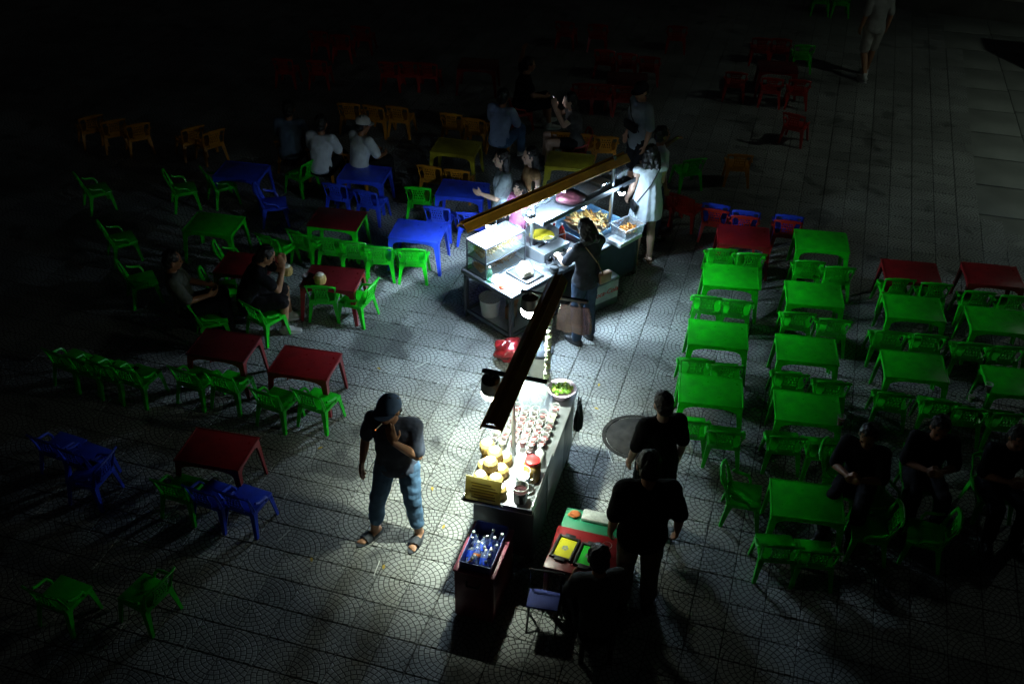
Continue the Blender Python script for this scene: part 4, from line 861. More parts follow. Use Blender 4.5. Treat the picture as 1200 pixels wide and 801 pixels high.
def wb_mesh():
    a = newbm(); lathe(a, [(.028, 0), (.031, .008), (.029, .06), (.031, .12), (.024, .15), (.012, .175), (.012, .19)], 14)
    b = newbm(); lathe(b, [(.0317, .05), (.0317, .112)], 14, cap0=False, cap1=False)
    c = newbm(); lathe(c, [(.0135, .184), (.0135, .202), (.011, .204)], 12)
    return mesh('body', a), mesh('label', b), mesh('cap', c)
WBM = wb_mesh(); ca, sa = math.cos(R(-16)), math.sin(R(-16))
for i in range(26):
    x = (-.095 + (i % 4) * .063) + rg.uniform(-.012, .012); y = -.20 + (i // 4) * .065 + rg.uniform(-.012, .012)
    o = bpy.data.objects.new('water_bottle', None); COL.objects.link(o); o.location = (CLX + x * ca - y * sa, CLY + x * sa + y * ca, .450 + rg.uniform(0, .02)); up = x > .06
    lying = not up and rg.random() < .62
    if lying:                                               # neck points to the middle of the box, along its length
        o.rotation_euler = (R(rg.uniform(66, 84)), 0, R(-16 + (0 if y > 0 else 180) + rg.uniform(-9, 9))); o.location.z += .05
    else: o.rotation_euler = (rg.uniform(-.12, .12), rg.uniform(-.12, .12), 0)
    og = i == 13; tag(o, 'orange labelled bottle among the blue ones in the ice box' if og else ('upright clear bottle with blue label in the ice box' if not lying else 'clear bottle with blue label lying in the ice box'), 'bottle', None if og else ('upright bottles in the ice box' if not lying else 'lying bottles in the ice box'))
    link('body', WBM[0], WB, o); link('label', WBM[1], ORL if og else BLUEL, o); link('cap', WBM[2], ORL if og else WHITE, o)
# order table with two trays
def small_table():
    t = thing('order_table', 'low red table with a yellow and a green tray beside the drink cart', 'table', (.635, 6.275, 0), -16); m = PL['red']
    part('tabletop', m, t, lambda bm: bx(bm, (0, 0, .515), (.58, .50, .022), bev=.008))
    for s in (-1, 1):
        part('apron', m, t, lambda bm: bx(bm, (0, s * .225, .475), (.50, .012, .06))); part('apron', m, t, lambda bm: bx(bm, (s * .265, 0, .475), (.012, .42, .06)))
        for f in (-1, 1): part('leg', m, t, lambda bm: bx(bm, (s * .262, f * .222, .252), (.045, .045, .504), bev=.006, taper=(.7, .7)))
small_table()
def tray(px, py, rz, m, label):
    t = thing('money_tray', label, 'tray', (px, py, .527), rz)
    part('frame', BLACK, t, lambda bm: [bx(bm, (s * .085, 0, .014), (.020, .26, .026), bev=.004) for s in (-1, 1)] + [bx(bm, (0, s * .12, .014), (.15, .020, .026), bev=.004) for s in (-1, 1)] + [bx(bm, (0, s * .142, .02), (.09, .03, .012), bev=.004) for s in (-1, 1)])
    part('panel', m, t, lambda bm: bx(bm, (0, 0, .006), (.152, .222, .008)))
    part('emblem', mat('grey print', (.30, .32, .30), .6), t, lambda bm: [lathe(bm, [(.012, .0102), (.0, .0104)], 10, (.018 * math.cos(k * 1.257), .018 * math.sin(k * 1.257) + .005, 0), cap0=False, cap1=False) for k in range(5)])
tray(.475, 6.31, -22, mat('bright yellow panel', (.75, .68, .02), .35), 'yellow tray with black frame on the order table')
tray(.665, 6.225, -20, mat('bright green panel', (.03, .68, .05), .35), 'bright green tray with black frame on the order table')
t = thing('clear_tumbler', 'clear tumbler beside the green tray', 'cup', (.82, 6.27, .527)); part('wall', CUPM, t, lambda bm: lathe(bm, [(.03, 0), (.04, .10), (.036, .10)], 16, cap1=False)); part('rim', RIMM, t, lambda bm: tube(bm, [(.039 * math.cos(k * .35), .039 * math.sin(k * .35), .10) for k in range(19)], .002, 5))
t = thing('green_crate', 'dark green lidded crate behind the order table', 'crate', (.80, 6.62, 0), -16)
GC = mat('crate green', (.01, .20, .09), .45, var=.2); part('body', GC, t, lambda bm: bx(bm, (0, 0, .24), (.62, .20, .48), bev=.012, taper=(.9, .9))); part('lid_rim', GC, t, lambda bm: bx(bm, (0, -.02, .505), (.66, .24, .05), bev=.012))
part('ice_tray', mat('frosty white', (.50, .52, .48), .5, var=.25, vscale=30, bump=.4), None, lambda bm: bx(bm, (0, 0, .02), (.46, .12, .04), bev=.006), loc=(.86, 6.63, .531), rot=(0, 0, R(-16))); tag(bpy.data.objects['ice_tray'], 'pale frosty slab lying on the green crate', 'ice tray')
blob('orange_cloth', 'orange cloth crumpled on the green crate end', 'cloth', (.57, 6.70, .531), (.05, .04, .025), mat('orange cloth', (.5, .13, .03), .8, var=.3), seed=41)
t = thing('folding_stool', 'black folding stool with a blue seat beside the ice box', 'stool', (.30, 5.95, 0), -10)
part('seat', mat('dull blue cloth', (.05, .07, .30), .7, var=.2), t, lambda bm: bx(bm, (0, -.02, .33), (.26, .20, .02), bev=.006))
part('backrest', BLACK, t, lambda bm: [tube(bm, [(-.14, .10, 0), (-.14, .12, .52)], .009, 8), tube(bm, [(.14, .10, 0), (.14, .12, .52)], .009, 8), tube(bm, [(-.14, .12, .52), (.14, .12, .52)], .009, 8)])
for s in (-1, 1): part('leg', BLACK, t, lambda bm: tube(bm, [(s * .12, -.12, 0), (s * .12, .09, .32)], .009, 8))
# coconuts and litter among the tables
coconut((-2.21, 10.40, .472), 1.05, 'drinking coconut standing on the dark red table', 'coconuts on customer tables')
t = thing('snack_bowl', 'dark bowl beside the coconut on the red table', 'bowl', (-2.36, 10.46, .472)); part('bowl', mat('dark bowl', (.05, .03, .025), .4), t, lambda bm: lathe(bm, [(.04, 0), (.07, .06), (.066, .06), (.03, .01)], 20)); part('foot', BLACK, t, lambda bm: lathe(bm, [(.03, -.001), (.035, .004)], 16))
LEAF = mat('dry yellow leaf', (.40, .27, .03), .7, var=.3); STRAW = mat('white straw', (.6, .6, .56), .5)
def leafmesh():
    bm = newbm(); pts = [(-.03, 0), (-.012, .012), (.01, .013), (.03, 0), (.01, -.012), (-.012, -.011)]
    a = [bm.verts.new((x, y, .004 + .006 * abs(y) / .013)) for x, y in pts]; b = [bm.verts.new((x, y, .0025 + .006 * abs(y) / .013)) for x, y in pts]; skinrings(bm, [b, a]); return mesh('leaf', bm)
LFM = leafmesh()
for i, (x, y) in enumerate([(-1.10, 6.55), (-.60, 7.05), (-1.46, 9.42), (-.74, 7.55), (-1.75, 6.62), (.95, 9.2), (-.35, 6.95), (-1.9, 8.1), (.9, 8.8)]):
    o = link('fallen_leaf', LFM, LEAF, None, (x, y, .001), (0, 0, rg.uniform(0, 6))); tag(o, 'small dry yellow leaf lying on the paving', 'leaf', 'dry leaves on the paving')
for i, (x, y, a) in enumerate([(-1.16, 6.53, 80), (-.52, 6.80, 20), (-1.0, 9.5, 40), (1.0, 8.05, 100), (-2.05, 6.9, 60), (.3, 9.0, 10)]):
    o = part('drinking_straw', STRAW, None, lambda bm: tube(bm, [(-.09, 0, .005), (.09, 0, .005)], .0042, 6), loc=(x, y, .0), rot=(0, 0, R(a))); tag(o, 'white drinking straw dropped on the paving', 'straw', 'dropped straws')
for i in range(14):
    x, y = rg.uniform(-2.2, 2), rg.uniform(6.3, 10.2)
    o = part('cigarette_butt', STRAW, None, lambda bm: tube(bm, [(-.014, 0, .005), (.014, 0, .005)], .004, 6), loc=(x, y, .0), rot=(0, 0, rg.uniform(0, 6))); tag(o, 'pale cigarette end on the paving', 'cigarette end', 'cigarette ends on the paving')

# ------------------------------------------------------------------ walkway side: street lamp out of frame, kerb, pillar
t = thing('street_lamp', 'tall street lamp by the walkway slabs', 'street lamp', (12.9, 13.6, 0))
part('pole', DARKSTEEL, t, lambda bm: tube(bm, [(0, 0, -.012), (0, 0, 3.0), (0, 0, 6.0), (-.5, 0, 6.6), (-1.6, .0, 6.7)], [.09, .075, .055, .045, .04], 12)); part('base', DARKSTEEL, t, lambda bm: lathe(bm, [(.16, -.012), (.16, .25), (.10, .35)], 16))
hd = part('lamp_head', DARKSTEEL, t, lambda bm: bx(bm, (-1.75, 0, 6.72), (.55, .24, .10), bev=.02)); part('lens', mat('street lens', (.80, 1.0, .86), .5, emis=LAMP_STREET), t, lambda bm: bx(bm, (-1.75, 0, 6.665), (.40, .18, .02)))
for i, (x, y) in enumerate([(4.60, 8.45), (4.82, 8.60), (3.20, 8.05)]):
    q = thing('drink_cup', ['clear cup on the last outer green table', 'second clear cup on the last outer green table', 'clear cup left on the fourth table of the second column'][i], 'cup', (x, y, .4735)); link('cup', CUPS[0], CUPM, q); link('drink', CUPS[1], DR[(2, 1, 0)[i]], q); link('rim', CUPS[2], RIMM, q)
part('added_spill_shield', DARKSTEEL, t, lambda bm: [bx(bm, (-1.75 + q * .27, 0, 6.60), (.01, .24, .16)) for q in (-1, 1)] + [bx(bm, (-1.75, q * .12, 6.60), (.53, .01, .16)) for q in (-1, 1)])  # unseen plates added round the lens to limit its spread over the seating
t = thing('stone_planter', 'low dark stone planter edge at the far end of the walkway', 'planter', (8.9, 21.25, 0), -20)
STONE = mat('dark stone', (.10, .10, .09), .7, var=.4, vscale=3, bump=.3); part('wall', STONE, t, lambda bm: bx(bm, (0, 0, .20), (2.6, .30, .42), bev=.02)); part('coping', mat('pale stone', (.26, .25, .21), .7, var=.25), t, lambda bm: bx(bm, (0, 0, .44), (2.7, .36, .05), bev=.01))
t = thing('utility_cabinet', 'dark utility cabinet standing on the walkway slabs', 'cabinet', (9.55, 18.45, 0), -14)
part('body', DARKSTEEL, t, lambda bm: bx(bm, (0, 0, .62), (.9, .5, 1.2), bev=.015)); part('plinth', STONE, t, lambda bm: bx(bm, (0, 0, .0), (1.0, .6, .04))); part('door', mat('cabinet door', (.04, .045, .05), .5), t, lambda bm: bx(bm, (-.0, -.255, .64), (.8, .012, 1.0), bev=.003))


# ------------------------------------------------------------------ people
SKIN = [mat('tan skin', (.42, .21, .12), .5, var=.12, vscale=10), mat('light skin', (.60, .38, .28), .5, var=.1, vscale=10), mat('brown skin', (.30, .13, .065), .45, var=.15, vscale=10)]
HAIR = mat('black hair', (.012, .010, .010), .42, var=.5, vscale=40, bump=.6, bscale=90)
def cloth(name, col, var=.18): return mat(name, col, .85, var=var, vscale=9, bump=.25, bscale=22, spec=.15)
EYE = mat('dark eye', (.01, .008, .007), .2); LIP = mat('lip', (.30, .09, .07), .5)
PENDING = []
def soft(name, bm, m, parent, vox, smooth=3, disp=0., dscale=.09):
    """union of overlapping shapes -> one continuous surface (voxel remesh, smoothed)"""
    me = bpy.data.meshes.new(name); bmesh.ops.recalc_face_normals(bm, faces=bm.faces); bm.to_mesh(me); bm.free()
    me.materials.append(None)
    o = bpy.data.objects.new(name, me); COL.objects.link(o); o.parent = parent
    r = o.modifiers.new('r', 'REMESH'); r.mode = 'VOXEL'; r.voxel_size = vox; r.use_smooth_shade = True
    s = o.modifiers.new('s', 'SMOOTH'); s.factor = .5; s.iterations = smooth
    if disp:
        tx = bpy.data.textures.get('folds%g' % dscale) or bpy.data.textures.new('folds%g' % dscale, 'CLOUDS'); tx.noise_scale = dscale; tx.noise_depth = 2
        d = o.modifiers.new('d', 'DISPLACE'); d.texture = tx; d.strength = disp; d.mid_level = .5; d.texture_coords = 'LOCAL'
    PENDING.append((o, m)); return o
def finish_people():
    dg = bpy.context.evaluated_depsgraph_get()
    done = [(o, m, bpy.data.meshes.new_from_object(o.evaluated_get(dg))) for o, m in PENDING]
    for o, m, me in done:
        o.modifiers.clear(); o.data = me
        if len(me.materials) == 0: me.materials.append(None)
        o.material_slots[0].link = 'OBJECT'; o.material_slots[0].material = m
        for p in me.polygons: p.use_smooth = True
V3 = Vector
STAND = dict(pelvis=(0, 0, .90), belly=(0, .01, 1.03), chest=(0, .005, 1.22), neck=(0, -.005, 1.385), head=(0, .02, 1.535), hd=(0, 1, 0), hup=(0, 0, 1),
    shR=(.165, -.01, 1.345), elR=(.215, -.03, 1.09), wrR=(.225, .03, .865), shL=(-.165, -.01, 1.345), elL=(-.215, -.03, 1.09), wrL=(-.225, .03, .865),
    hipR=(.085, 0, .87), knR=(.095, .02, .47), anR=(.10, -.02, .085), hipL=(-.085, 0, .87), knL=(-.095, .02, .47), anL=(-.10, -.02, .085), ftR=(.15, 1, 0), ftL=(-.15, 1, 0), curl=.35)
SIT = dict(STAND, pelvis=(0, -.02, .385), belly=(0, -.01, .52), chest=(0, .03, .70), neck=(0, .06, .865), head=(0, .10, 1.01), hd=(0, 1, -.15), hup=(0, .12, 1),
    shR=(.165, .05, .83), elR=(.22, .14, .60), wrR=(.13, .33, .54), shL=(-.165, .05, .83), elL=(-.22, .14, .60), wrL=(-.13, .33, .54),
    hipR=(.09, 0, .375), knR=(.13, .40, .43), anR=(.13, .42, .085), hipL=(-.09, 0, .375), knL=(-.13, .40, .43), anL=(-.13, .42, .085))
def hand(bm, w, d, nrm, side, curl):
    d = V3(d).normalized(); nrm = V3(nrm); nrm = (nrm - d * nrm.dot(d)).normalized(); wv = d.cross(nrm) * side
    M = Matrix((wv, nrm, d)).transposed()
    ell(bm, w + d * .045, (.040, .017, .052), M, 12, 8)
    for k in range(4):
        b = w + d * (.082 - .006 * abs(k - 1.2)) + wv * (.030 - k * .020); L = (.040, .045, .042, .033)[k]; c = curl * (1 + .12 * k)
        d1 = (d * math.cos(c) + nrm * math.sin(c)); d2 = (d * math.cos(c * 2.2) + nrm * math.sin(c * 2.2))
        m = b + d1 * L; capsule(bm, b - d * .01, .0105, m, .0095, 8); capsule(bm, m, .0095, m + d2 * (L * .85), .008, 8)
    b = w + d * .022 + wv * .03; m = b + (d * .62 + wv * .62 + nrm * .35).normalized() * .042; capsule(bm, b, .0125, m, .0105, 8); capsule(bm, m, .0105, m + (d * .85 + wv * .12 + nrm * .45).normalized() * .032, .009, 8)
def basis(J):
    f = V3(J['hd']).normalized(); u = V3(J['hup']); u = (u - f * u.dot(f)).normalized(); r = f.cross(u)
    return r, f, u, Matrix((r, f, u)).transposed()
def torso(bm, J, inf=0., lo=-.075, hi=1., fem=0., belly=0.):
    P = {k: V3(J[k]) for k in ('pelvis', 'belly', 'chest', 'neck', 'shR', 'shL', 'hipR', 'hipL')}
    hr = (P['hipR'] - P['hipL']).normalized(); sr = (P['shR'] - P['shL']).normalized()
    up0 = (P['belly'] - P['pelvis']).normalized(); up1 = (P['neck'] - P['chest']).normalized()
    L = [(P['pelvis'] + up0 * lo, hr, .135, .098), (P['pelvis'] + up0 * (lo * .4), hr, .158 + fem * .012, .112 + fem * .012), (P['pelvis'] + up0 * .04, hr, .148 + fem * .008, .104),
         (P['belly'], hr.lerp(sr, .4), .128 - fem * .014 + belly, .092 - fem * .008 + belly), (P['belly'].lerp(P['chest'], .55), hr.lerp(sr, .7), .142 - fem * .012, .100), (P['chest'], sr, .156 - fem * .012, .106 + fem * .004),
         (P['chest'].lerp(P['neck'], .45), sr, .162 - fem * .014, .092), (P['chest'].lerp(P['neck'], .78), sr, .115, .070), (P['neck'], sr, .058, .055)]
    rs = []
    for i, (c, r, a, b) in enumerate(L):
        u = up0.lerp(up1, min(1, i / 6)).normalized(); r = (r - u * r.dot(u)).normalized(); rs.append(ring(bm, c, r, u.cross(r), a + inf, b + inf, 20))
    skinrings(bm, rs)
    for s in ('shR', 'shL'): capsule(bm, P['chest'].lerp(P['neck'], .62), .062 + inf, P[s], .050 + inf, 12)
def person(name, label, loc, heading, h=1.65, J=STAND, skin=1, shirt=None, sleeve=.75, hem=-.02, pants=None, plen=1.0, shoe=None, sandal=None, hair='short', hat=None, dress=None, vox=.011, fem=0., belly=0., loose=.018, kw=None, face=True, wid=1.0):
    J = dict(J); J.update(kw or {})
    t = thing(name, label, 'person', loc, heading); k = h / 1.65
    if J['pelvis'][2] > .6: t.scale = (k * wid, k * wid, k)
    P = {a: V3(b) for a, b in J.items() if isinstance(b, tuple)}
    r, f, u, HM = basis(J); hc = P['head']
    bm = newbm(); torso(bm, J, 0, fem=fem, belly=belly)
    for s, sg in (('R', 1), ('L', -1)):
        capsule(bm, P['sh' + s], .050, P['el' + s], .040, 12); capsule(bm, P['el' + s], .041, P['wr' + s].lerp(P['el' + s], .45), .036, 12); capsule(bm, P['wr' + s].lerp(P['el' + s], .5), .036, P['wr' + s], .026, 12)
        d = (P['wr' + s] - P['el' + s]).normalized(); nr = V3(J.get('palm' + s, (-sg, .25, 0)))
        hand(bm, P['wr' + s], V3(J.get('hdir' + s, tuple(d))), nr, sg if J.get('flip' + s) is None else -sg, J.get('curl' + s, J['curl']))
        capsule(bm, P['hip' + s], .086, P['kn' + s], .056, 14); kn, an = P['kn' + s], P['an' + s]
        bk = V3((0, -.012, 0)); capsule(bm, kn, .055, kn.lerp(an, .32) + bk, .055, 12); capsule(bm, kn.lerp(an, .32) + bk, .055, an, .036, 12)
        fd = P['ft' + s]; fd = V3((fd.x, fd.y, 0)).normalized(); sd = V3((fd.y, -fd.x, 0)); b = V3((an.x, an.y, an.z - .05))
        capsule(bm, b - fd * .035 + V3((0, 0, .004)), .034, b + fd * .06, .036, 12, .8, sd); capsule(bm, b + fd * .05 - V3((0, 0, .006)), .038, b + fd * .13 - V3((0, 0, .012)), .034, 12, .58, sd); capsule(bm, an, .036, b, .034, 12)
        if sandal or vox < .009:
            for q in range(5): capsule(bm, b + fd * .13 + sd * (sg * (.026 - q * .0135)) - V3((0, 0, .014)), .010 - q * .0007, b + fd * (.172 - .006 * q) + sd * (sg * (.027 - q * .0145)) - V3((0, 0, .017)), .0095 - q * .0007, 8)
    capsule(bm, P['neck'] - u * .02, .054, hc - u * .05 - f * .012, .050, 14)
    ell(bm, hc + u * .018, (.076, .094, .100), HM); ell(bm, hc - u * .045 + f * .022, (.058, .066, .068), HM); ell(bm, hc - u * .095 + f * .062, (.026, .022, .018), HM)
    ell(bm, hc + f * .102 - u * .020, (.013, .018, .022), HM, 10, 8); ell(bm, hc + f * .088 + u * .005, (.009, .014, .026), HM, 10, 8); ell(bm, hc + f * .074 + u * .028, (.046, .018, .012), HM, 12, 8)
    ell(bm, hc + f * .084 - u * .063, (.024, .012, .012), HM, 10, 8)
    for sg in (-1, 1): ell(bm, hc + r * (sg * .079) - u * .010, (.012, .02, .032), HM, 10, 8); ell(bm, hc + r * (sg * .042) + f * .066 - u * .022, (.02, .018, .016), HM, 10, 8)
    body = soft('body', bm, SKIN[skin], t, vox, 3)
    if face:
        for sg in (-1, 1): part('eye', EYE, t, lambda b2: ell(b2, hc + r * (sg * .032) + f * .0845 + u * .004, (.013, .007, .006), HM, 10, 6))
        part('mouth', LIP, t, lambda b2: ell(b2, hc + f * .0935 - u * .062, (.021, .005, .0055), HM, 10, 6))
    if shirt:
        bm = newbm(); torso(bm, J, loose, lo=hem, fem=fem, belly=belly)
        for s in ('R', 'L'):
            a, b, c = P['sh' + s], P['el' + s], P['wr' + s]
            if sleeve <= 0: continue
            if sleeve <= 1: capsule(bm, a, .056 + loose * .6, a.lerp(b, sleeve), .050 + loose * .8, 14)
            else: capsule(bm, a, .054 + loose * .6, b, .046 + loose * .5, 14); capsule(bm, b, .046 + loose * .5, b.lerp(c, sleeve - 1), .038 + loose * .4, 14)
        if sleeve > 0: ring_ = [P['neck'] + V3((.062 * math.cos(a * .4189), .058 * math.sin(a * .4189) - .002, -.018 - .012 * math.sin(a * .4189))) for a in range(16)]; tube(bm, ring_, .010, 8)
        soft('shirt', bm, shirt, t, max(vox, .009), 2, .022, .10)
    if pants:
        bm = newbm(); hr = (P['hipR'] - P['hipL']).normalized(); u0 = (P['belly'] - P['pelvis']).normalized()
        skinrings(bm, [ring(bm, P['pelvis'] + u0 * z, hr, u0.cross(hr), a, b, 18) for z, a, b in ((-.08, .145, .112), (-.02, .172, .126), (.05, .160, .116), (.09, .148, .108))])
        for s in ('R', 'L'):
            a, b, c = P['hip' + s], P['kn' + s], P['an' + s]
            if plen <= .5: capsule(bm, a, .098, a.lerp(b, plen * 2), .085, 14)
            else:
                e = b.lerp(c, plen * 2 - 1); capsule(bm, a, .097, b, .074, 14); capsule(bm, b, .074, e, .062, 14); capsule(bm, e + (b - e).normalized() * .05, .066, e, .064, 14)
        soft('trousers', bm, pants, t, max(vox, .009), 2, .024, .09)
    if dress:
        m, hemz, flare = dress; bm = newbm(); torso(bm, J, .012, lo=-.03, fem=fem); pv = P['pelvis']
        skinrings(bm, [[bm.verts.new((pv.x + math.cos(a * .2618) * w * (1 + .05 * math.sin(a * 1.9 + z * 9)), pv.y + math.sin(a * .2618) * w * .78 * (1 + .06 * math.cos(a * 2.6)), z)) for a in range(24)] for z, w in [(P['chest'].z - .02, .15), (P['belly'].z + .02, .165), (pv.z, .19), (pv.z * .5 + hemz * .5, .19 + flare * .5), (hemz, .19 + flare)]])
        soft('dress', bm, m, t, .010, 1, .02, .10)
    if shoe:
        for s in ('R', 'L'):
            an = P['an' + s]; fd = P['ft' + s]; fd = V3((fd.x, fd.y, 0)).normalized(); sd = V3((fd.y, -fd.x, 0)); b = V3((an.x, an.y, an.z - .045))
            bm = newbm(); capsule(bm, b - fd * .04, .042, b + fd * .07, .044, 12, .9, sd); capsule(bm, b + fd * .06 - V3((0, 0, .006)), .045, b + fd * .155 - V3((0, 0, .012)), .038, 12, .7, sd); capsule(bm, an + V3((0, 0, .005)), .046, b, .044, 12); so = soft('shoe', bm, shoe, t, .009, 2)
            part('sole', WHITE if shoe.name.startswith('white') else BLACK, so, lambda b2: skinrings(b2, [[b2.verts.new(V3((an.x, an.y, z)) + fd * (.055 + .135 * math.cos(q * .3927)) + sd * (.05 * math.sin(q * .3927))) for q in range(16)] for z in (.001 - 0, .022)]))
    if sandal:
        for s in ('R', 'L'):
            an = P['an' + s]; fd = P['ft' + s]; fd = V3((fd.x, fd.y, 0)).normalized(); sd = V3((fd.y, -fd.x, 0))
            so = part('sandal', sandal, t, lambda b2: skinrings(b2, [[b2.verts.new(V3((an.x, an.y, z)) + fd * (.055 + .15 * math.cos(q * .3142)) + sd * ((.050 + .006 * math.cos(q * .3142)) * math.sin(q * .3142))) for q in range(20)] for z in (-.006, .012)]))
            part('strap', sandal, so, lambda b2: skinrings(b2, [ring(b2, V3((an.x, an.y, .026)) + fd * y, sd, V3((0, 0, 1)), .052, hh, 16) for y, hh in ((.055, .052), (.09, .046), (.125, .038))], False, False))
    if hair:
        bm = newbm(); ell(bm, hc + u * .030 - f * .016, (.087, .097, .101), HM); ell(bm, hc - f * .045 - u * .02, (.078, .062, .085), HM)
        if hair == 'long':
            for sg in (-1, 0, 1): capsule(bm, hc - f * .06 + r * (sg * .045), .05, hc - f * .085 + r * (sg * .06) - u * .27, .045, 12)
        if hair == 'bob':
            for sg in (-1, 0, 1): capsule(bm, hc - f * .04 + r * (sg * .055), .05, hc - f * .055 + r * (sg * .075) - u * .14, .05, 12)
        soft('hair', bm, HAIR, t, .009, 2, .03, .03)
    if hat:
        cp = part('cap', hat, t, lambda b2: skinrings(b2, [[b2.verts.new(hc + u * (.035 + .098 * math.sin(a)) - f * .008 + r * (.094 * math.cos(a) * math.cos(q * .2618)) + f * (.110 * math.cos(a) * math.sin(q * .2618))) for q in range(24)] for a in (-.12, .1, .35, .65, .95, 1.25, 1.5)]))
        def brim(b2):
            for z in (0, .006):
                pass
            A = []
            for z in (0, .006): A.append([b2.verts.new(hc + u * (.030 + z - .022 * (1 - math.cos(q)) * 0 - .03 * (math.cos(q) ** 2) * 0 - .014 * rad) + r * (math.sin(q) * (.088)) + f * (.04 + (.050 + .068 * rad) * math.cos(q))) for rad in (1,) for q in [(-1.5 + k * .25) for k in range(13)]])
            skinrings(b2, A)
        part('brim', hat, cp, brim)
    return t
def bag_strap(t, m, a, b, c, bagloc, size, name='shoulder_bag', label=None):
    """crossbody bag: strap loop over the torso and a pouch; a thing carried by the person"""
    o = thing(name, label, 'bag', tuple(t.location), math.degrees(t.rotation_euler.z)); o.scale = t.scale
    part('strap', m, o, lambda bm: tube(bm, [a, b, c], .007, 6)); part('pouch', m, o, lambda bm: bx(bm, bagloc, size, bev=.015)); part('flap', m, o, lambda bm: bx(bm, (bagloc[0], bagloc[1], bagloc[2] + size[2] * .2), (size[0] * 1.03, size[1] * 1.08, size[2] * .55), bev=.012))
    return o
JEANS = cloth('blue denim', (.10, .19, .32), .35); DJEANS = cloth('dark denim', (.035, .055, .09), .3); BLK = cloth('black cotton', (.008, .008, .010), .3)
# the smoker: weight on his left leg, right hand hanging, left hand with a cigarette at his mouth
person('person', 'man in blue cap, navy polo and rolled jeans, smoking on the open paving', (-.99, 6.98, 0), 168, 1.64, STAND, 0, cloth('navy polo', (.085, .10, .145), .25), .82, -.10, JEANS, .86, None, mat('dark rubber', (.035, .04, .05), .7), 'short', cloth('blue cap', (.07, .11, .19), .2), vox=.0062, belly=.015, wid=1.1,
    kw=dict(anR=(.20, .07, .085), knR=(.15, .05, .47), ftR=(.55, 1, 0), anL=(-.165, .02, .085), knL=(-.13, .03, .47), ftL=(.08, 1, 0), pelvis=(-.01, 0, .885), hipR=(.08, 0, .86), hipL=(-.10, 0, .86), chest=(-.005, .02, 1.21), neck=(0, .03, 1.375), head=(.01, .06, 1.52), hd=(.25, 1, -.12), hup=(0, .15, 1),
        shR=(.17, 0, 1.335), elR=(.245, -.02, 1.085), wrR=(.262, .06, .875), palmR=(-1, .1, .1), curlR=.30, shL=(-.17, .01, 1.335), elL=(-.215, .10, 1.085), wrL=(-.07, .22, 1.315), palmL=(.35, -1, .25), hdirL=(.30, -.25, 1), curlL=.22))
HD = Matrix.Rotation(R(168), 4, 'Z')
o = thing('cigarette', 'lit cigarette held at the mouth of the man in the blue cap', 'cigarette'); 
mp = V3((-.99, 6.98, 0)) + (HD @ V3((.035, .185, 1.455))) * (1.64 / 1.65); dv = (HD @ V3((.42, .8, -.25))).normalized()
part('paper', STRAW, o, lambda bm: tube(bm, [(0, 0, 0), tuple(dv * .075)], .004, 8)); part('ember', mat('ember', (1, .25, .05), .6, emis=2.0), o, lambda bm: tube(bm, [tuple(dv * .0752), tuple(dv * .081)], .0042, 8)); o.location = mp
# cook
c = person('person', 'cook in dark t-shirt and jeans with a brown crossbody bag, frying', (.80, 10.03, 0), 38, 1.56, STAND, 1, cloth('charcoal cotton', (.03, .032, .04), .3), .8, -.11, DJEANS, .98, BLACK, None, 'bob', vox=.009, fem=.6,
    kw=dict(elR=(.22, .12, 1.10), wrR=(.12, .33, 1.07), elL=(-.22, .13, 1.10), wrL=(-.13, .36, 1.06), hd=(.12, 1, -.45), hup=(0, .4, 1), head=(0, .06, 1.525), curl=.9, palmR=(-.3, 0, -1), palmL=(.3, 0, -1)))
bag_strap(c, mat('brown leather', (.22, .12, .06), .5, var=.3), (-.11, -.085, 1.385), (.04, -.145, 1.15), (.17, -.11, .93), (.20, -.10, .88), (.17, .07, .13), label='brown leather pouch slung behind the cook')
# woman in white dress
c = person('person', 'woman with dark hair in a short white sleeveless dress beside the stall', (1.63, 11.78, 0), 14, 1.60, STAND, 1, None, 0, 0, None, 1, None, mat('tan sandal', (.25, .15, .09), .6), 'bob', dress=(cloth('white linen', (.74, .80, .86), .08), .67, .03), vox=.009, fem=1.,
    kw=dict(hd=(.15, 1, -.1), elL=(-.215, .0, 1.09), wrL=(-.22, .13, .89), elR=(.21, .10, 1.10), wrR=(.10, .28, 1.20)))
bag_strap(c, mat('black cord', (.015, .015, .018), .5), (.10, -.09, 1.385), (-.02, -.135, 1.18), (-.17, -.09, .93), (-.20, -.06, .87), (.05, .15, .12), label='small black bag on the strap of the woman in white')
# people by the stall
person('person', 'person in a white t-shirt half hidden behind the woman in white', (1.80, 12.36, 0), -70, 1.58, STAND, 2, cloth('white cotton', (.62, .66, .70), .1), .8, -.1, DJEANS, 1, BLACK, kw=dict(elL=(-.25, .10, 1.18), wrL=(-.10, .25, 1.38)))
c = person('person', 'man in grey shirt and black cap standing with a black waist bag across his chest', (1.66, 13.50, 0), 118, 1.68, STAND, 0, cloth('grey cotton', (.26, .28, .29), .15), .95, -.16, BLK, .6, BLACK, None, 'short', cloth('black cap', (.012, .012, .014)), kw=dict(hd=(-.3, 1, -.2)))
bag_strap(c, BLACK, (.12, .10, 1.38), (.0, .135, 1.2), (-.14, .09, 1.02), (-.02, .15, 1.08), (.26, .06, .12), label='black waist bag worn across the chest of the man in grey')
person('person', 'woman in pale striped top queueing at the frying stall', (-.14, 11.62, 0), 96, 1.58, STAND, 1, cloth('pale striped cotton', (.36, .42, .46), .5), .7, -.08, BLK, 1, BLACK, None, 'bob', fem=.8, kw=dict(elL=(-.22, .10, 1.10), wrL=(-.12, .28, 1.12)))
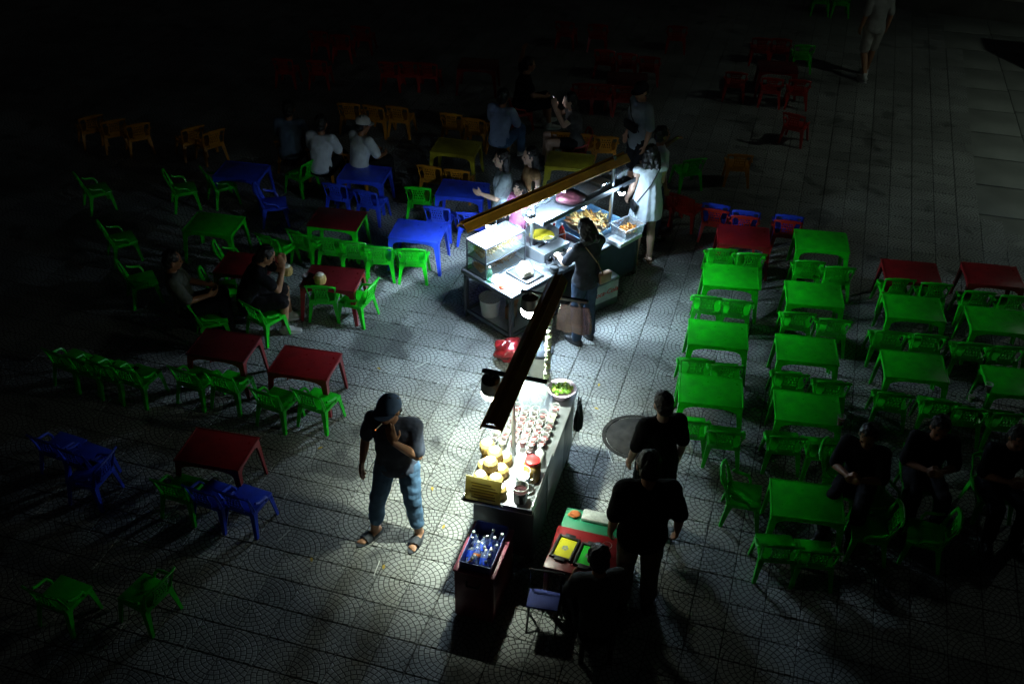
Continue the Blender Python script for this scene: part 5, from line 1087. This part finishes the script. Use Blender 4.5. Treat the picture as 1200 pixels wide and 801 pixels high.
person('person', 'woman in tan strap top queueing with bare shoulders', (.20, 11.72, 0), 104, 1.58, STAND, 1, cloth('tan cotton', (.32, .19, .09), .2), 0, -.08, BLK, 1, BLACK, None, 'bob', fem=1.)
person('person', 'girl in a pink top lit warmly at the frying stall counter', (.05, 11.50, 0), 150, 1.24, STAND, 1, cloth('pink cotton', (.50, .16, .30), .2), .7, -.06, DJEANS, .7, WHITE, None, 'bob', fem=.4, kw=dict(hd=(.1, 1, -.35), elR=(.22, .12, 1.12), wrR=(.10, .30, 1.18)))
# pair in black beside the order table
person('person', 'woman in a long black dress walking past the manhole cover', (1.29, 7.06, 0), 14, 1.60, STAND, 1, BLK, .9, -.08, None, 1, BLACK, None, 'short', dress=(BLK, .24, .04), vox=.009, fem=.9, kw=dict(elL=(-.225, -.01, 1.09), wrL=(-.235, .07, .86), hd=(-.1, 1, -.25)))
c = person('person', 'broad man in black t-shirt and khaki trousers behind the woman in black', (1.08, 6.16, 0), 2, 1.70, STAND, 0, BLK, .9, -.14, cloth('khaki drill', (.10, .095, .075), .2), .9, BLACK, None, 'short', vox=.009, belly=.02, loose=.03, wid=1.08, kw=dict(elR=(.245, -.03, 1.08), wrR=(.265, .04, .85), hd=(-.15, 1, -.4), hup=(0, .35, 1), head=(0, .06, 1.52)))
# seated vendor at the order table
t = thing('plastic_stool', 'dark low stool under the vendor at the order table', 'stool', (.72, 5.68, 0), 0)
part('seat', BLACK, t, lambda bm: bx(bm, (0, 0, .275), (.30, .30, .025), bev=.008))
for sx in (-1, 1):
    for sy in (-1, 1): part('leg', BLACK, t, lambda bm: bx(bm, (sx * .115, sy * .115, .13), (.04, .04, .262), bev=.005))
person('person', 'vendor with grey hair seated low at the order table', (.72, 5.68, 0), 12, 1.6, SIT, 0, cloth('dark grey shirt', (.06, .065, .07), .2), .8, -.06, BLK, .95, BLACK)
# seated customers
person('person', 'man in black top and shorts with red trim sipping a coconut, white shoes', (-2.98, 10.13, 0), -78, 1.65, SIT, 0, BLK, .7, -.05, cloth('black shorts', (.012, .010, .012)), .46, mat('white trainer', (.55, .55, .53), .6, var=.2), None, 'short', vox=.009,
    kw=dict(chest=(0, .10, .70), neck=(0, .18, .845), head=(0, .25, .965), hd=(0, 1, -.5), hup=(0, .45, 1), shR=(.165, .15, .81), shL=(-.165, .15, .81), elR=(.19, .34, .62), wrR=(.07, .42, .82), elL=(-.19, .36, .66), wrL=(-.06, .44, .84), palmR=(-1, 0, 0), palmL=(1, 0, 0), hdirR=(-.1, -.2, 1), hdirL=(.1, -.2, 1), anR=(.13, .36, .085), knR=(.14, .40, .44)))
coconut((-2.58, 10.42, .60), .95, 'coconut raised to drink by the man in black shorts', 'coconuts on customer tables') if False else None
coconut((-2.62, 10.57, .472), 1.0, 'drinking coconut on the red table of the man in black shorts', 'coconuts on customer tables')
person('person', 'person in grey top reclining on a green chair in the dark', (-3.66, 10.02, 0), -75, 1.65, SIT, 2, cloth('olive grey', (.10, .11, .09), .2), .9, -.05, BLK, 1, BLACK, kw=dict(chest=(0, -.06, .68), neck=(0, -.09, .84), head=(0, -.06, .99), shR=(.165, -.09, .81), shL=(-.165, -.09, .81), elR=(.22, .04, .58), wrR=(.12, .25, .56), elL=(-.22, .04, .58), wrL=(-.12, .25, .56)))
person('person', 'person in white t-shirt seated on an amber chair at the blue table', (-2.66, 13.42, 0), -18, 1.65, SIT, 2, cloth('white cotton', (.62, .66, .70)), .8, -.05, BLK, 1, BLACK)
person('person', 'person in white shirt and white cap seated at the blue table', (-2.13, 13.42, 0), -42, 1.7, SIT, 2, cloth('pale shirt', (.56, .60, .60)), .85, -.05, BLK, 1, BLACK, None, 'short', cloth('white cap', (.62, .62, .60)), kw=dict(hd=(.5, 1, -.2)))
person('person', 'person in blue grey shirt seated in the dark beside the white shirted pair', (-3.16, 13.86, 0), -6, 1.65, SIT, 2, cloth('blue grey shirt', (.10, .14, .20)), .85, -.05, BLK, 1, BLACK)
c = person('person', 'man in pale blue shirt and jeans seated with his back to the yellow table', (-.23, 14.42, 0), -28, 1.68, SIT, 2, cloth('pale blue shirt', (.34, .42, .60)), .85, -.08, JEANS, .98, mat('white trainer', (.55, .55, .53)), None, 'short')
person('person', 'person with bare legs crouched low holding up a lit phone', (.86, 14.42, 0), 96, 1.6, SIT, 1, cloth('black white top', (.10, .10, .10), .6), .3, -.05, BLK, .25, BLACK, None, 'bob', fem=.6, kw=dict(elR=(.2, .2, .72), wrR=(.08, .32, .90), elL=(-.2, .2, .72), wrL=(-.05, .32, .92), hdirL=(0, 0, 1), hdirR=(0, 0, 1)))
t = thing('mobile_phone', 'lit phone held up by the crouched person', 'phone', (.52, 14.42, .98), 96); part('case', BLACK, t, lambda bm: bx(bm, (0, 0, 0), (.074, .009, .15), bev=.003)); part('screen', mat('phone screen', (.8, .9, 1.0), .3, emis=4.0), t, lambda bm: bx(bm, (0, -.0055, 0), (.066, .002, .138)))
for x, y, h, l in [(.08, 15.7, -80, 'person lounging in the dark with one arm raised')]:
    person('person', l, (x, y, 0), h, 1.65, SIT, 0, BLK, .6, -.05, BLK, .5, mat('white trainer', (.55, .55, .53)), kw=dict(elL=(-.24, .02, .98), wrL=(-.15, .05, 1.2)))
    make_chair(x, y, 0, h, 'red', 'red chair under the lounging person with a raised arm', 'red chairs in the unlit rows')
make_chair(.86, 14.42, 0, 96, 'red', 'dark red chair under the person with the lit phone', 'red chairs in the unlit rows')
for x, y, h, l in [(3.22, 7.36, 150, 'person in black seated behind the loose green chairs'), (3.86, 7.50, 170, 'person in black seated at the third green column'), (4.50, 7.38, 180, 'person in black seated at the outer green column')]:
    person('person', l, (x, y, 0), h, 1.65, SIT, 2, BLK, .9, -.05, BLK, 1, BLACK, kw=dict(hd=(0, 1, -.35), wrR=(.06, .30, .66), wrL=(-.06, .30, .66)))
    make_chair(x, y, 0, h, 'green', 'dark green chair under a ' + l, 'green chairs under people in the dark')
person('person', 'walker in grey t-shirt and pale shorts on the far walkway', (6.02, 17.90, 0), 8, 1.70, STAND, 0, cloth('light grey cotton', (.30, .30, .29), .15), .85, -.10, cloth('pale shorts', (.38, .37, .34), .12), .45, mat('white trainer', (.55, .55, .53)), kw=dict(anR=(.08, .16, .085), knR=(.09, .10, .48), anL=(-.08, -.16, .12), knL=(-.09, .02, .47)))
finish_people()
